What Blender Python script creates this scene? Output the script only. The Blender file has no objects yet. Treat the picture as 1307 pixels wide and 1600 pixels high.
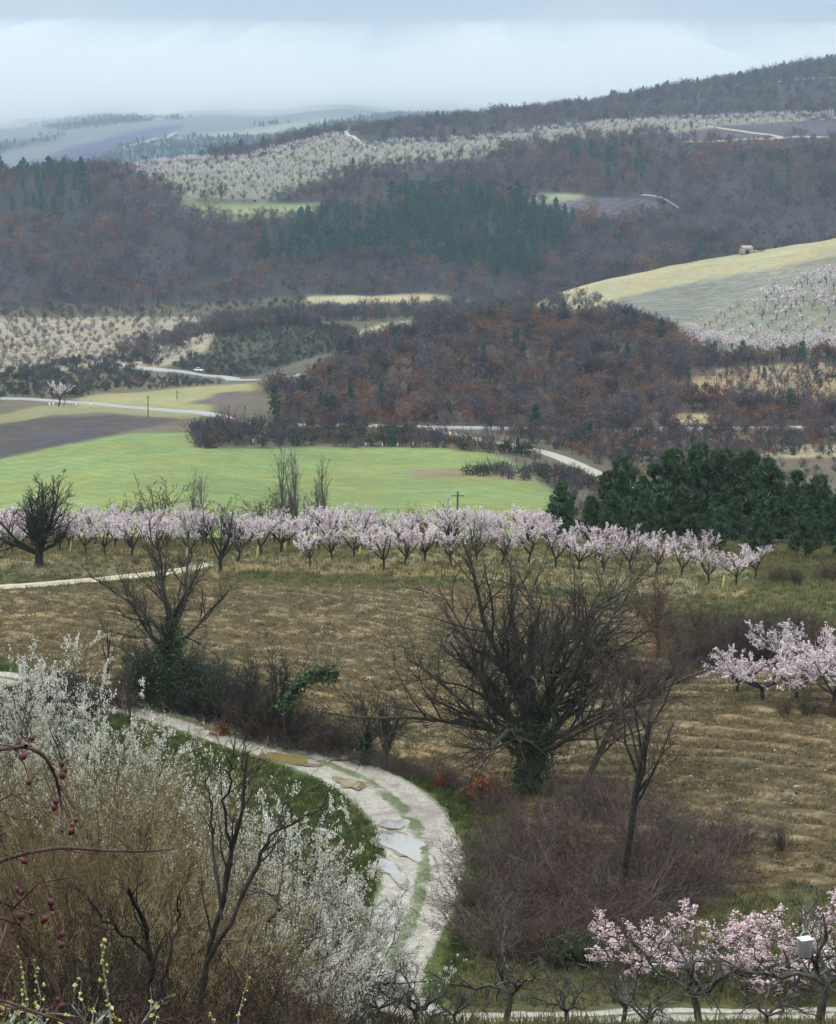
import bpy, bmesh, math, random
import numpy as np
from mathutils import Vector

RNG = np.random.default_rng(7)
random.seed(7)
PI = math.pi
SC = bpy.context.scene
COL = SC.collection

# ----------------------------------------------------------------- camera, sky, sun, exposure
F, CX, CY = 3000.0, 653.5, 800.0            # focal length and centre, in pixels of the 1307 x 1600 photograph
PITCH = math.atan(500.0 / F)                # the eye-level line lies 500 px above the centre
SP, CP = math.sin(PITCH), math.cos(PITCH)
cam = bpy.data.cameras.new('camera')
cam.sensor_fit = 'VERTICAL'
cam.sensor_height = 24.0
cam.lens = F / 1600.0 * 24.0
cam.clip_start = 0.1
cam.clip_end = 60000
cam_o = bpy.data.objects.new('camera', cam)
COL.objects.link(cam_o)
cam_o.location = (0, 0, 0)
cam_o.rotation_euler = (PI / 2 - PITCH, 0, 0)
SC.camera = cam_o

SUN_EL, SUN_AZ = math.radians(50), math.radians(-80)   # azimuth from +Y (view direction), negative = to the left
world = bpy.data.worlds.new('World')
SC.world = world
world.use_nodes = True
wn, wl = world.node_tree.nodes, world.node_tree.links
wn.clear()
w_out = wn.new('ShaderNodeOutputWorld')
w_bg = wn.new('ShaderNodeBackground')
w_bg.inputs['Strength'].default_value = 0.1
w_sky = wn.new('ShaderNodeTexSky')
w_sky.sky_type = 'NISHITA'
w_sky.sun_disc = False
w_sky.sun_elevation = SUN_EL
w_sky.sun_rotation = SUN_AZ
w_tc = wn.new('ShaderNodeTexCoord')
w_sep = wn.new('ShaderNodeSeparateXYZ')
wl.new(w_tc.outputs['Generated'], w_sep.inputs[0])
w_map = wn.new('ShaderNodeMapping')
w_map.inputs['Scale'].default_value = (7, 7, 26)
wl.new(w_tc.outputs['Generated'], w_map.inputs[0])
w_noi = wn.new('ShaderNodeTexNoise')
w_noi.inputs['Scale'].default_value = 1.0
w_noi.inputs['Detail'].default_value = 3.0
wl.new(w_map.outputs[0], w_noi.inputs['Vector'])
w_add = wn.new('ShaderNodeMath')
w_add.operation = 'MULTIPLY_ADD'
w_add.inputs[1].default_value = 0.05
wl.new(w_noi.outputs['Fac'], w_add.inputs[0])
wl.new(w_sep.outputs['Z'], w_add.inputs[2])
w_ramp = wn.new('ShaderNodeValToRGB')
w_ramp.color_ramp.interpolation = 'EASE'
_e = w_ramp.color_ramp.elements
_e[0].position, _e[0].color = 0.0, (0.53, 0.58, 0.575, 1)
_e[1].position, _e[1].color = 1.0, (1.36, 1.46, 1.55, 1)
for _p, _c in ((0.080, (0.53, 0.585, 0.58, 1)), (0.122, (0.34, 0.41, 0.48, 1)), (0.35, (0.80, 0.89, 0.98, 1))):
    _n = w_ramp.color_ramp.elements.new(_p)
    _n.color = _c
wl.new(w_add.outputs[0], w_ramp.inputs['Fac'])
w_mul = wn.new('ShaderNodeMixRGB')
w_mul.blend_type = 'MULTIPLY'
w_mul.inputs['Fac'].default_value = 1.0
w_mul.inputs['Color2'].default_value = (11, 11, 11, 1)
wl.new(w_ramp.outputs['Color'], w_mul.inputs['Color1'])
w_mix = wn.new('ShaderNodeMixRGB')
w_mix.inputs['Fac'].default_value = 0.90       # nine tenths overcast cloud over the clear sky
wl.new(w_sky.outputs['Color'], w_mix.inputs['Color1'])
wl.new(w_mul.outputs['Color'], w_mix.inputs['Color2'])
wl.new(w_mix.outputs['Color'], w_bg.inputs['Color'])
wl.new(w_bg.outputs[0], w_out.inputs['Surface'])

sun = bpy.data.lights.new('sun', 'SUN')
sun.energy = 1.0
sun.angle = math.radians(11)
sun.color = (1.0, 0.95, 0.86)
sun_o = bpy.data.objects.new('sun', sun)
COL.objects.link(sun_o)
_sd = Vector((math.sin(SUN_AZ) * math.cos(SUN_EL), math.cos(SUN_AZ) * math.cos(SUN_EL), math.sin(SUN_EL)))
sun_o.rotation_euler = (-_sd).to_track_quat('-Z', 'Y').to_euler()

SC.view_settings.view_transform = 'Standard'
SC.view_settings.look = 'None'
SC.view_settings.gamma = 1.0
SC.view_settings.exposure = 0.48
SC.view_settings.use_curve_mapping = False
SC.render.engine = 'CYCLES'
SC.cycles.use_denoising = True
SC.cycles.max_bounces = 6
SC.cycles.diffuse_bounces = 2
SC.cycles.glossy_bounces = 2
SC.cycles.transmission_bounces = 2
SC.cycles.transparent_max_bounces = 4
SC.cycles.volume_bounces = 3
SC.cycles.use_fast_gi = False

# ----------------------------------------------------------------- small helpers
def tag(o, label=None, cat=None, group=None, kind=None):
    if label: o['label'] = label
    if cat: o['category'] = cat
    if group: o['group'] = group
    if kind: o['kind'] = kind
    return o

def np_mesh(name, V, quads=None, tris=None, mats=(), mat_idx=None, smooth=False):
    V = np.asarray(V, dtype=np.float32).reshape(-1, 3)
    q = np.zeros((0, 4), np.int32) if quads is None or len(quads) == 0 else np.asarray(quads, np.int32).reshape(-1, 4)
    t = np.zeros((0, 3), np.int32) if tris is None or len(tris) == 0 else np.asarray(tris, np.int32).reshape(-1, 3)
    me = bpy.data.meshes.new(name)
    me.vertices.add(len(V))
    me.vertices.foreach_set('co', V.ravel())
    loops = np.concatenate([q.ravel(), t.ravel()]).astype(np.int32)
    me.loops.add(len(loops))
    me.loops.foreach_set('vertex_index', loops)
    starts = np.concatenate([np.arange(len(q)) * 4, len(q) * 4 + np.arange(len(t)) * 3]).astype(np.int32)
    me.polygons.add(len(q) + len(t))
    me.polygons.foreach_set('loop_start', starts)
    for m in mats: me.materials.append(m)
    if mat_idx is not None: me.polygons.foreach_set('material_index', np.asarray(mat_idx, np.int32))
    if smooth: me.polygons.foreach_set('use_smooth', np.ones(len(q) + len(t), bool))
    me.update(calc_edges=True)
    return me

def obj(name, me, parent=None, loc=None):
    o = bpy.data.objects.new(name, me)
    COL.objects.link(o)
    if parent is not None: o.parent = parent
    if loc is not None: o.location = loc
    return o

def empty(name, loc, rz=0.0, sc=1.0):
    o = bpy.data.objects.new(name, None)
    o.empty_display_size = 0.3
    COL.objects.link(o)
    o.location = loc
    o.rotation_euler = (0, 0, rz)
    o.scale = (sc, sc, sc) if not hasattr(sc, '__len__') else sc
    return o

class MB:
    """collects vertices and faces of several pieces that become ONE mesh"""
    def __init__(self): self.V, self.Q, self.T, self.n = [], [], [], 0
    def add(self, V, Q=None, T=None):
        V = np.asarray(V, float).reshape(-1, 3)
        if Q is not None and len(Q): self.Q.append(np.asarray(Q, np.int64).reshape(-1, 4) + self.n)
        if T is not None and len(T): self.T.append(np.asarray(T, np.int64).reshape(-1, 3) + self.n)
        self.V.append(V); self.n += len(V)
        return self
    def box(self, c, s, rz=0.0):
        c = np.array(c, float); hx, hy, hz = np.array(s, float) / 2
        v = np.array([[x, y, z] for z in (-hz, hz) for x, y in ((-hx, -hy), (hx, -hy), (hx, hy), (-hx, hy))])
        cr, sr = math.cos(rz), math.sin(rz)
        v = np.stack([v[:, 0] * cr - v[:, 1] * sr, v[:, 0] * sr + v[:, 1] * cr, v[:, 2]], 1) + c
        return self.add(v, [(3, 2, 1, 0), (4, 5, 6, 7), (0, 1, 5, 4), (1, 2, 6, 5), (2, 3, 7, 6), (3, 0, 4, 7)])
    def mesh(self, name, mats, smooth=False):
        V = np.concatenate(self.V) if self.V else np.zeros((0, 3))
        return np_mesh(name, V, np.concatenate(self.Q) if self.Q else None, np.concatenate(self.T) if self.T else None, mats, None, smooth)

# ----------------------------------------------------------------- materials
def new_mat(name):
    m = bpy.data.materials.new(name)
    m.use_nodes = True
    nt = m.node_tree
    b = nt.nodes['Principled BSDF']
    return m, nt.nodes, nt.links, b

def plain(name, c1, c2, scale=6.0, rough=0.9, bump=0.0, rand=0.0, translucent=0.0, spec=0.2, detail=4.0):
    """two colours mixed by noise, with a per-object brightness drift"""
    m, N, L, b = new_mat(name)
    tc = N.new('ShaderNodeTexCoord')
    no = N.new('ShaderNodeTexNoise')
    no.inputs['Scale'].default_value = scale
    no.inputs['Detail'].default_value = detail
    L.new(tc.outputs['Object'], no.inputs['Vector'])
    rp = N.new('ShaderNodeValToRGB')
    rp.color_ramp.elements[0].position, rp.color_ramp.elements[0].color = 0.36, (*c1, 1)
    rp.color_ramp.elements[1].position, rp.color_ramp.elements[1].color = 0.64, (*c2, 1)
    L.new(no.outputs['Fac'], rp.inputs['Fac'])
    col = rp.outputs['Color']
    if rand > 0:
        oi = N.new('ShaderNodeObjectInfo')
        mr = N.new('ShaderNodeMapRange')
        mr.inputs['To Min'].default_value = 1 - rand
        mr.inputs['To Max'].default_value = 1 + rand
        L.new(oi.outputs['Random'], mr.inputs['Value'])
        hs = N.new('ShaderNodeHueSaturation')
        L.new(mr.outputs[0], hs.inputs['Value'])
        m2 = N.new('ShaderNodeMath'); m2.operation = 'MULTIPLY_ADD'
        m2.inputs[1].default_value = 0.03 * min(1, rand * 3); m2.inputs[2].default_value = 0.5 - 0.015 * min(1, rand * 3)
        L.new(oi.outputs['Random'], m2.inputs[0])
        L.new(m2.outputs[0], hs.inputs['Hue'])
        L.new(col, hs.inputs['Color'])
        col = hs.outputs['Color']
    L.new(col, b.inputs['Base Color'])
    b.inputs['Roughness'].default_value = rough
    b.inputs['Specular IOR Level'].default_value = spec
    if bump > 0:
        bp = N.new('ShaderNodeBump')
        bp.inputs['Strength'].default_value = bump
        bp.inputs['Distance'].default_value = 0.02
        L.new(no.outputs['Fac'], bp.inputs['Height'])
        L.new(bp.outputs[0], b.inputs['Normal'])
    if translucent > 0:
        tr = N.new('ShaderNodeBsdfTranslucent')
        L.new(col, tr.inputs['Color'])
        mx = N.new('ShaderNodeMixShader')
        mx.inputs['Fac'].default_value = translucent
        L.new(b.outputs[0], mx.inputs[1])
        L.new(tr.outputs[0], mx.inputs[2])
        L.new(mx.outputs[0], N['Material Output'].inputs['Surface'])
    return m

M = {}
M['bark_dark'] = plain('bark_dark', (0.022, 0.019, 0.017), (0.055, 0.047, 0.040), 9, bump=0.6)
M['bark_oak'] = plain('bark_oak', (0.040, 0.036, 0.028), (0.10, 0.088, 0.065), 5, bump=0.8)
M['bark_grey'] = plain('bark_grey', (0.09, 0.08, 0.07), (0.19, 0.17, 0.145), 7, bump=0.5, rand=0.2)
M['bark_lichen'] = plain('bark_lichen', (0.03, 0.027, 0.023), (0.13, 0.122, 0.095), 5, bump=0.5)
M['twig_oak'] = plain('twig_oak', (0.034, 0.030, 0.026), (0.080, 0.067, 0.053), 0.7)
M['twig_brown'] = plain('twig_brown', (0.065, 0.045, 0.035), (0.13, 0.09, 0.07), 1.2, rand=0.2)
M['twig_red'] = plain('twig_red', (0.075, 0.038, 0.033), (0.15, 0.085, 0.07), 0.8, rand=0.18)
M['twig_dark'] = plain('twig_dark', (0.012, 0.009, 0.008), (0.055, 0.037, 0.027), 1.6, rand=0.2)
M['twig_olive'] = plain('twig_olive', (0.085, 0.064, 0.030), (0.25, 0.19, 0.092), 0.9, rand=0.2)
M['twig_straw'] = plain('twig_straw', (0.15, 0.115, 0.058), (0.36, 0.28, 0.15), 0.9, rand=0.15)
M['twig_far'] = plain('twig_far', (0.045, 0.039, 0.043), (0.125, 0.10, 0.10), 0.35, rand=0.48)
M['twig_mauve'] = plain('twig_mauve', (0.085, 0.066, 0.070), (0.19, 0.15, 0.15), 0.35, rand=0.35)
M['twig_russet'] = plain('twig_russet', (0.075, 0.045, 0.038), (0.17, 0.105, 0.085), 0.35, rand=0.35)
M['twig_purple'] = plain('twig_purple', (0.046, 0.039, 0.052), (0.115, 0.094, 0.122), 0.35, rand=0.48)  # grey-purple twigs, with some blue of the haze put into the colour
M['leaf_rust'] = plain('leaf_rust', (0.11, 0.053, 0.036), (0.255, 0.128, 0.082), 0.6, rand=0.28, translucent=0.15)
M['leaf_rust_near'] = plain('leaf_rust_near', (0.16, 0.06, 0.025), (0.33, 0.13, 0.05), 1.5, rand=0.1, translucent=0.2)
M['needle'] = plain('needle', (0.028, 0.058, 0.030), (0.085, 0.135, 0.062), 0.55, rough=0.75, rand=0.2)
M['needle_young'] = plain('needle_young', (0.07, 0.115, 0.05), (0.14, 0.20, 0.085), 0.55, rough=0.75, rand=0.15)
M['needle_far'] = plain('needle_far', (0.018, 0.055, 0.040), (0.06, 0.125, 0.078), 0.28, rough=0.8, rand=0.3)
M['scrub'] = plain('scrub', (0.030, 0.040, 0.026), (0.085, 0.095, 0.06), 0.5, rand=0.3)
M['ivy'] = plain('ivy', (0.010, 0.026, 0.010), (0.045, 0.085, 0.026), 2.2, rough=0.45, spec=0.4)
M['ivy_bright'] = plain('ivy_bright', (0.025, 0.055, 0.014), (0.085, 0.14, 0.04), 2.2, rough=0.45, spec=0.4)
M['pink'] = plain('pink', (0.72, 0.56, 0.58), (0.88, 0.80, 0.80), 3.0, rand=0.16, translucent=0.25)
M['pink_deep'] = plain('pink_deep', (0.66, 0.42, 0.45), (0.88, 0.77, 0.76), 4.0, rand=0.06, translucent=0.25)
M['pink_far'] = plain('pink_far', (0.62, 0.51, 0.52), (0.84, 0.77, 0.76), 0.5, rand=0.14, translucent=0.2)
M['white_flower'] = plain('white_flower', (0.68, 0.65, 0.52), (0.88, 0.85, 0.75), 2.0, translucent=0.25)
M['cream_flower'] = plain('cream_flower', (0.55, 0.53, 0.36), (0.83, 0.81, 0.66), 2.0, translucent=0.25)
M['grass'] = plain('grass', (0.055, 0.085, 0.02), (0.14, 0.18, 0.05), 0.9, translucent=0.2)
M['grass_dark'] = plain('grass_dark', (0.035, 0.062, 0.02), (0.085, 0.12, 0.04), 0.7, translucent=0.2)
M['dry_grass'] = plain('dry_grass', (0.17, 0.135, 0.06), (0.33, 0.27, 0.14), 0.8, translucent=0.15)
M['clod'] = plain('clod', (0.085, 0.062, 0.038), (0.20, 0.15, 0.09), 1.4)
M['stone'] = plain('stone', (0.38, 0.34, 0.27), (0.62, 0.58, 0.5), 3.0, bump=0.3)
M['white_paint'] = plain('white_paint', (0.80, 0.80, 0.79), (0.86, 0.86, 0.85), 3.0, rough=0.5)
M['wood_pole'] = plain('wood_pole', (0.09, 0.075, 0.06), (0.16, 0.14, 0.115), 4.0)
M['yellow'] = plain('yellow', (0.62, 0.55, 0.14), (0.72, 0.66, 0.25), 4.0, rough=0.6)
M['roof'] = plain('roof', (0.34, 0.22, 0.18), (0.50, 0.38, 0.32), 2.0)
M['wall_stone'] = plain('wall_stone', (0.28, 0.26, 0.22), (0.45, 0.42, 0.36), 2.0, bump=0.5)
M['dark'] = plain('dark', (0.015, 0.015, 0.015), (0.03, 0.03, 0.03), 2.0)
M['hip'] = plain('hip', (0.030, 0.004, 0.005), (0.115, 0.013, 0.014), 60.0, rough=0.42, spec=0.5)
M['cane'] = plain('cane', (0.05, 0.022, 0.018), (0.13, 0.065, 0.05), 30.0, rough=0.55)
M['bud'] = plain('bud', (0.34, 0.34, 0.07), (0.60, 0.58, 0.20), 50.0, rough=0.6)
M['lichen'] = plain('lichen', (0.07, 0.065, 0.055), (0.40, 0.40, 0.36), 45.0, rough=0.8, bump=0.4)

# ----------------------------------------------------------------- pixel <-> place
def zp(py, Y):
    v = (CY - py) / F
    return Y * (-SP + v * CP) / (CP + v * SP)
def spx(px, py=700.0):
    v = (CY - py) / F
    return ((px - CX) / F) / (CP + v * SP)
def unproject(px, py, Y):
    return np.array([Y * spx(px, py), Y, zp(py, Y)])
def project(x, y, z):
    d = y * CP - z * SP
    d = np.where(np.abs(d) < 1e-3, 1e-3, d)
    return CX + F * x / d, CY - F * (y * SP + z * CP) / d

def vnoise(x, y, seed=0):
    """smooth value noise, about -1..1"""
    xi, yi = np.floor(x).astype(np.int64), np.floor(y).astype(np.int64)
    xf, yf = x - xi, y - yi
    u, v = xf * xf * (3 - 2 * xf), yf * yf * (3 - 2 * yf)
    def h(a, b):
        n = (a * 374761393 + b * 668265263 + seed * 1442695041) & 0x7fffffff
        n = ((n ^ (n >> 13)) * 1274126177) & 0x7fffffff
        return ((n ^ (n >> 16)) & 0xffff) / 32767.5 - 1
    return (h(xi, yi) * (1 - u) + h(xi + 1, yi) * u) * (1 - v) + (h(xi, yi + 1) * (1 - u) + h(xi + 1, yi + 1) * u) * v
def fbm(x, y, seed=0, o=4):
    t = 0
    for k in range(o): t = t + vnoise(x * 2 ** k + 17.3 * k, y * 2 ** k - 9.1 * k, seed + k) * 0.5 ** k
    return t

# ----------------------------------------------------------------- the shape of the land
# every layer runs across the view: (px, distance, image row of the ground there) or (px, distance, 'z', height)
LAYERS = [
    [(-300, -80, 'z', 8), (1600, -80, 'z', 8)],
    [(-300, -6, 'z', -1.2), (1600, -6, 'z', -1.2)],
    [(-300, 1.0, 'z', -1.75), (1600, 1.0, 'z', -1.75)],
    [(-300, 5, 'z', -3.4), (1600, 5, 'z', -3.4)],
    [(-300, 15, 'z', -7.6), (0, 15, 'z', -7.6), (600, 15, 'z', -8.0), (1600, 15, 'z', -8.2)],
    [(-300, 30, 'z', -13.2), (0, 30, 'z', -13.6), (300, 30, 'z', -14.5), (600, 30, 'z', -15.2), (1600, 30, 'z', -15.6)],
    [(-300, 45, 'z', -17.5), (0, 45, 'z', -18), (300, 45, 'z', -20.2), (500, 45, 'z', -21.5), (700, 45, 'z', -21.8), (1600, 45, 'z', -21.8)],
    [(-300, 56, 'z', -20), (0, 56, 'z', -20.6), (300, 56, 'z', -23.8), (500, 56, 'z', -25.6), (700, 56, 'z', -25.9), (1600, 56, 'z', -25.9)],
    [(-300, 62, 'z', -21.5), (0, 62, 'z', -22.2), (300, 62, 'z', -25.0), (500, 62, 'z', -27.2), (640, 62, 'z', -27.8), (1307, 62, 'z', -27.8), (1600, 62, 'z', -27.6)],
    [(-300, 68, 'z', -23), (0, 68, 'z', -23.7), (300, 68, 'z', -26.4), (500, 68, 'z', -28.2), (640, 68, 'z', -28.9), (1307, 68, 'z', -28.9), (1600, 68, 'z', -28.6)],
    [(-300, 76, 'z', -24.8), (0, 76, 'z', -25.5), (300, 76, 'z', -28.0), (500, 76, 'z', -29.4), (640, 76, 'z', -30.0), (1000, 76, 'z', -29.6), (1307, 76, 'z', -29.2), (1600, 76, 'z', -29.0)],
    [(-300, 85, 'z', -27), (0, 85, 'z', -27.4), (300, 85, 'z', -29.4), (500, 85, 'z', -30.3), (690, 85, 'z', -30.7), (1000, 85, 'z', -29.8), (1307, 85, 'z', -29.0), (1600, 85, 'z', -28.5)],
    [(-300, 99, 'z', -30.2), (0, 99, 'z', -30.2), (300, 99, 'z', -30.9), (600, 99, 'z', -31.0), (830, 99, 'z', -30.8), (1000, 99, 'z', -29.7), (1200, 99, 'z', -28.8), (1307, 99, 'z', -28.5), (1600, 99, 'z', -28)],
    [(-300, 108, 'z', -31), (300, 108, 'z', -31.0), (830, 108, 'z', -31.0), (1000, 108, 'z', -29.9), (1150, 108, 'z', -28.9), (1307, 108, 'z', -28.1), (1600, 108, 'z', -27.5)],
    [(-300, 122, 'z', -31), (300, 122, 'z', -31.0), (830, 122, 'z', -31.0), (1000, 122, 'z', -30.6), (1150, 122, 'z', -29.8), (1307, 122, 'z', -29.4), (1600, 122, 'z', -28.5)],
    [(-300, 140, 'z', -30.9), (300, 140, 'z', -30.8), (830, 140, 'z', -31.0), (1000, 140, 'z', -30.8), (1150, 140, 'z', -30.3), (1307, 140, 'z', -29.6), (1600, 140, 'z', -29)],
    [(-300, 157, 'z', -30.9), (300, 157, 'z', -30.9), (830, 157, 'z', -31.0), (1000, 157, 'z', -31.0), (1150, 157, 'z', -31.0), (1307, 157, 'z', -31.2), (1600, 157, 'z', -31)],
    [(-300, 186, 'z', -33.7), (830, 186, 'z', -33.9), (1000, 186, 'z', -34.2), (1307, 186, 'z', -34.5), (1600, 186, 'z', -35)],
    [(-300, 202, 'z', -37.2), (830, 202, 'z', -37.4), (1307, 202, 'z', -37), (1600, 202, 'z', -38)],
    [(-300, 262, 818), (600, 262, 820), (850, 262, 826), (1000, 262, 840), (1600, 262, 850)],
    [(-300, 400, 735), (0, 420, 718), (160, 425, 692), (290, 425, 690), (600, 425, 703), (760, 415, 706), (850, 370, 745), (960, 390, 750), (1307, 400, 735), (1600, 400, 735)],
    [(-300, 500, 660), (0, 512, 655), (100, 520, 642), (250, 512, 646), (380, 470, 663), (600, 470, 666), (800, 470, 671), (1000, 470, 677), (1307, 470, 674), (1600, 470, 674)],
    [(-300, 560, 630), (0, 560, 630), (100, 560, 629), (250, 560, 626), (400, 530, 630), (600, 505, 642), (800, 500, 650), (1000, 500, 656), (1307, 500, 655), (1600, 500, 655)],
    [(-300, 620, 606), (0, 620, 606), (130, 625, 606), (250, 640, 603), (390, 620, 598), (470, 575, 598), (600, 555, 600), (800, 550, 595), (1000, 550, 610), (1307, 550, 600), (1600, 550, 590)],
    [(-300, 690, 585), (0, 690, 585), (130, 690, 582), (250, 700, 578), (390, 690, 592), (480, 640, 588), (560, 640, 556), (680, 655, 512), (800, 670, 500), (900, 670, 501), (1000, 650, 512), (1080, 630, 548), (1180, 620, 556), (1307, 620, 556), (1600, 620, 550)],
    [(-300, 770, 560), (0, 770, 560), (200, 770, 562), (280, 775, 542), (350, 780, 516), (480, 780, 504), (540, 775, 524), (600, 775, 536), (680, 760, 530), (800, 755, 520), (900, 750, 515), (1000, 745, 512), (1080, 720, 528), (1180, 710, 538), (1307, 710, 530), (1600, 710, 520)],
    [(-300, 860, 530), (0, 860, 528), (200, 860, 528), (350, 860, 524), (480, 860, 520), (600, 860, 511), (700, 855, 520), (800, 850, 510), (900, 845, 470), (1000, 835, 466), (1100, 820, 470), (1200, 820, 450), (1307, 820, 432), (1600, 820, 405)],
    [(-300, 940, 505), (0, 940, 503), (200, 940, 501), (350, 940, 498), (480, 940, 492), (600, 940, 492), (700, 940, 498), (780, 935, 488), (840, 930, 470), (950, 940, 436), (1100, 950, 406), (1200, 955, 389), (1307, 960, 372), (1600, 960, 335)],
    [(-300, 1010, 484), (0, 1010, 482), (350, 1010, 476), (480, 1010, 466), (690, 1010, 463), (760, 1005, 480), (840, 1000, 482), (950, 1010, 456), (1100, 1020, 430), (1307, 1030, 400), (1600, 1030, 370)],
    [(-300, 1100, 400), (0, 1100, 398), (200, 1100, 394), (350, 1100, 392), (500, 1100, 400), (600, 1100, 404), (760, 1100, 408), (880, 1100, 415), (1000, 1100, 412), (1100, 1100, 402), (1307, 1110, 380), (1600, 1110, 350)],
    [(-300, 1230, 276), (0, 1230, 279), (100, 1230, 279), (200, 1230, 284), (290, 1220, 318), (400, 1220, 326), (500, 1220, 322), (600, 1220, 316), (700, 1220, 312), (780, 1220, 309), (1000, 1220, 316), (1060, 1220, 335), (1150, 1220, 338), (1307, 1230, 315), (1600, 1230, 290)],
    [(-300, 1330, 280), (0, 1330, 285), (100, 1330, 276), (200, 1330, 268), (290, 1330, 272), (400, 1330, 270), (500, 1330, 268), (600, 1330, 270), (700, 1330, 272), (780, 1330, 268), (1000, 1330, 265), (1150, 1330, 268), (1307, 1330, 255), (1600, 1330, 230)],
    [(-300, 1460, 290), (0, 1460, 294), (100, 1460, 280), (200, 1460, 262), (290, 1460, 252), (400, 1460, 242), (500, 1460, 234), (600, 1460, 230), (700, 1460, 232), (780, 1460, 228), (900, 1460, 222), (1050, 1460, 215), (1307, 1460, 208), (1600, 1460, 190)],
    [(-300, 1620, 300), (0, 1620, 300), (200, 1620, 275), (300, 1620, 258), (400, 1620, 246), (500, 1620, 214), (560, 1620, 206), (650, 1620, 200), (750, 1620, 198), (850, 1620, 192), (950, 1620, 190), (1050, 1620, 184), (1200, 1620, 176), (1307, 1620, 172), (1600, 1620, 150)],
    [(-300, 1850, 305), (0, 1850, 305), (200, 1850, 282), (400, 1850, 256), (500, 1850, 226), (560, 1850, 212), (650, 1850, 198), (750, 1850, 186), (850, 1850, 176), (950, 1850, 165), (1050, 1850, 150), (1150, 1850, 136), (1307, 1850, 120), (1600, 1850, 95)],
    [(-300, 2250, 300), (0, 2250, 300), (200, 2250, 282), (400, 2250, 264), (500, 2250, 246), (560, 2250, 230), (650, 2250, 214), (750, 2250, 200), (850, 2250, 190), (950, 2250, 172), (1050, 2250, 152), (1150, 2250, 130), (1230, 2250, 110), (1307, 2250, 96), (1600, 2250, 70)],
    [(-300, 2600, 292), (0, 2600, 286), (200, 2600, 272), (400, 2600, 260), (560, 2600, 240), (650, 2600, 224), (850, 2600, 205), (1050, 2600, 172), (1150, 2600, 146), (1307, 2600, 100), (1600, 2600, 72)],
    [(-300, 3000, 258), (0, 3000, 262), (100, 3000, 258), (200, 3000, 250), (400, 3000, 238), (560, 3000, 226), (700, 3000, 222), (850, 3000, 214), (1050, 3000, 185), (1307, 3000, 115), (1600, 3000, 78)],
    [(-300, 4300, 216), (0, 4300, 220), (100, 4300, 214), (200, 4300, 206), (400, 4300, 196), (560, 4300, 192), (700, 4300, 190), (850, 4300, 190), (1050, 4300, 180), (1307, 4300, 125), (1600, 4300, 90)],
    [(-300, 6600, 190), (0, 6600, 194), (80, 6600, 186), (160, 6600, 176), (250, 6600, 180), (330, 6600, 168), (420, 6600, 177), (520, 6600, 164), (620, 6600, 174), (700, 6600, 168), (1050, 6600, 165), (1307, 6600, 130), (1600, 6600, 100)],
    [(-300, 9500, 142), (0, 9500, 144), (200, 9500, 140), (400, 9500, 138), (700, 9500, 138), (1050, 9500, 136), (1307, 9500, 130), (1600, 9500, 112)],
]
S_IN = np.arange(-0.34, 0.3401, 0.002)
S_OUT = np.array([0.36, 0.40, 0.46, 0.55, 0.7, 0.9, 1.2, 1.6])
S_G = np.concatenate([-S_OUT[::-1], S_IN, S_OUT])
_rows = [np.array([-80, -50, -30, -18, -10, -5, -2]), np.arange(0, 56, 0.8), np.arange(56, 196, 0.42), np.arange(196, 300, 1.6),
         np.arange(300, 720, 1.8), np.arange(720, 1100, 3.0), np.arange(1100, 1900, 5.0), np.geomspace(1900, 5000, 100), np.geomspace(5060, 9500, 50)]
Y_G = np.concatenate(_rows)

def build_height():
    K, C = len(LAYERS), len(S_G)
    Yk, Zk = np.zeros((C, K)), np.zeros((C, K))
    for k, lay in enumerate(LAYERS):
        s = []; yy = []; zz = []
        for e in lay:
            px, Y = e[0], e[1]
            z = e[3] if e[2] == 'z' else zp(e[2], Y)
            s.append(spx(px, 700 if e[2] == 'z' else e[2])); yy.append(Y); zz.append(z)
        Yk[:, k] = np.interp(S_G, s, yy)
        Zk[:, k] = np.interp(S_G, s, zz)
    n_out = len(S_OUT)
    ker = np.exp(-0.5 * (np.arange(-14, 15) / 5.0) ** 2); ker /= ker.sum()
    for A in (Yk, Zk):
        for k in range(K):
            a = np.pad(A[n_out:-n_out, k], 14, mode='edge')
            A[n_out:-n_out, k] = np.convolve(a, ker, 'valid')
    assert (np.diff(Yk, axis=1) > 0).all()
    Z = np.zeros((len(Y_G), C))
    for c in range(C):                         # monotone cubic along every column
        x, y = Yk[c], Zk[c]
        h = np.diff(x); d = np.diff(y) / h
        m = np.zeros(K)
        w1, w2 = 2 * h[1:] + h[:-1], h[1:] + 2 * h[:-1]
        ok = d[:-1] * d[1:] > 0
        dd0, dd1 = np.where(ok, d[:-1], 1), np.where(ok, d[1:], 1)
        m[1:-1] = np.where(ok, (w1 + w2) / (w1 / dd0 + w2 / dd1), 0)
        m[0], m[-1] = d[0], d[-1]
        i = np.clip(np.searchsorted(x, Y_G, 'right') - 1, 0, K - 2)
        t = np.clip((Y_G - x[i]) / h[i], 0, 1)
        Z[:, c] = ((1 + 2 * t) * (1 - t) ** 2 * y[i] + t * (1 - t) ** 2 * h[i] * m[i] + t * t * (3 - 2 * t) * y[i + 1] + t * t * (t - 1) * h[i] * m[i + 1])
    return Z
Z_G = build_height()

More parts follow.
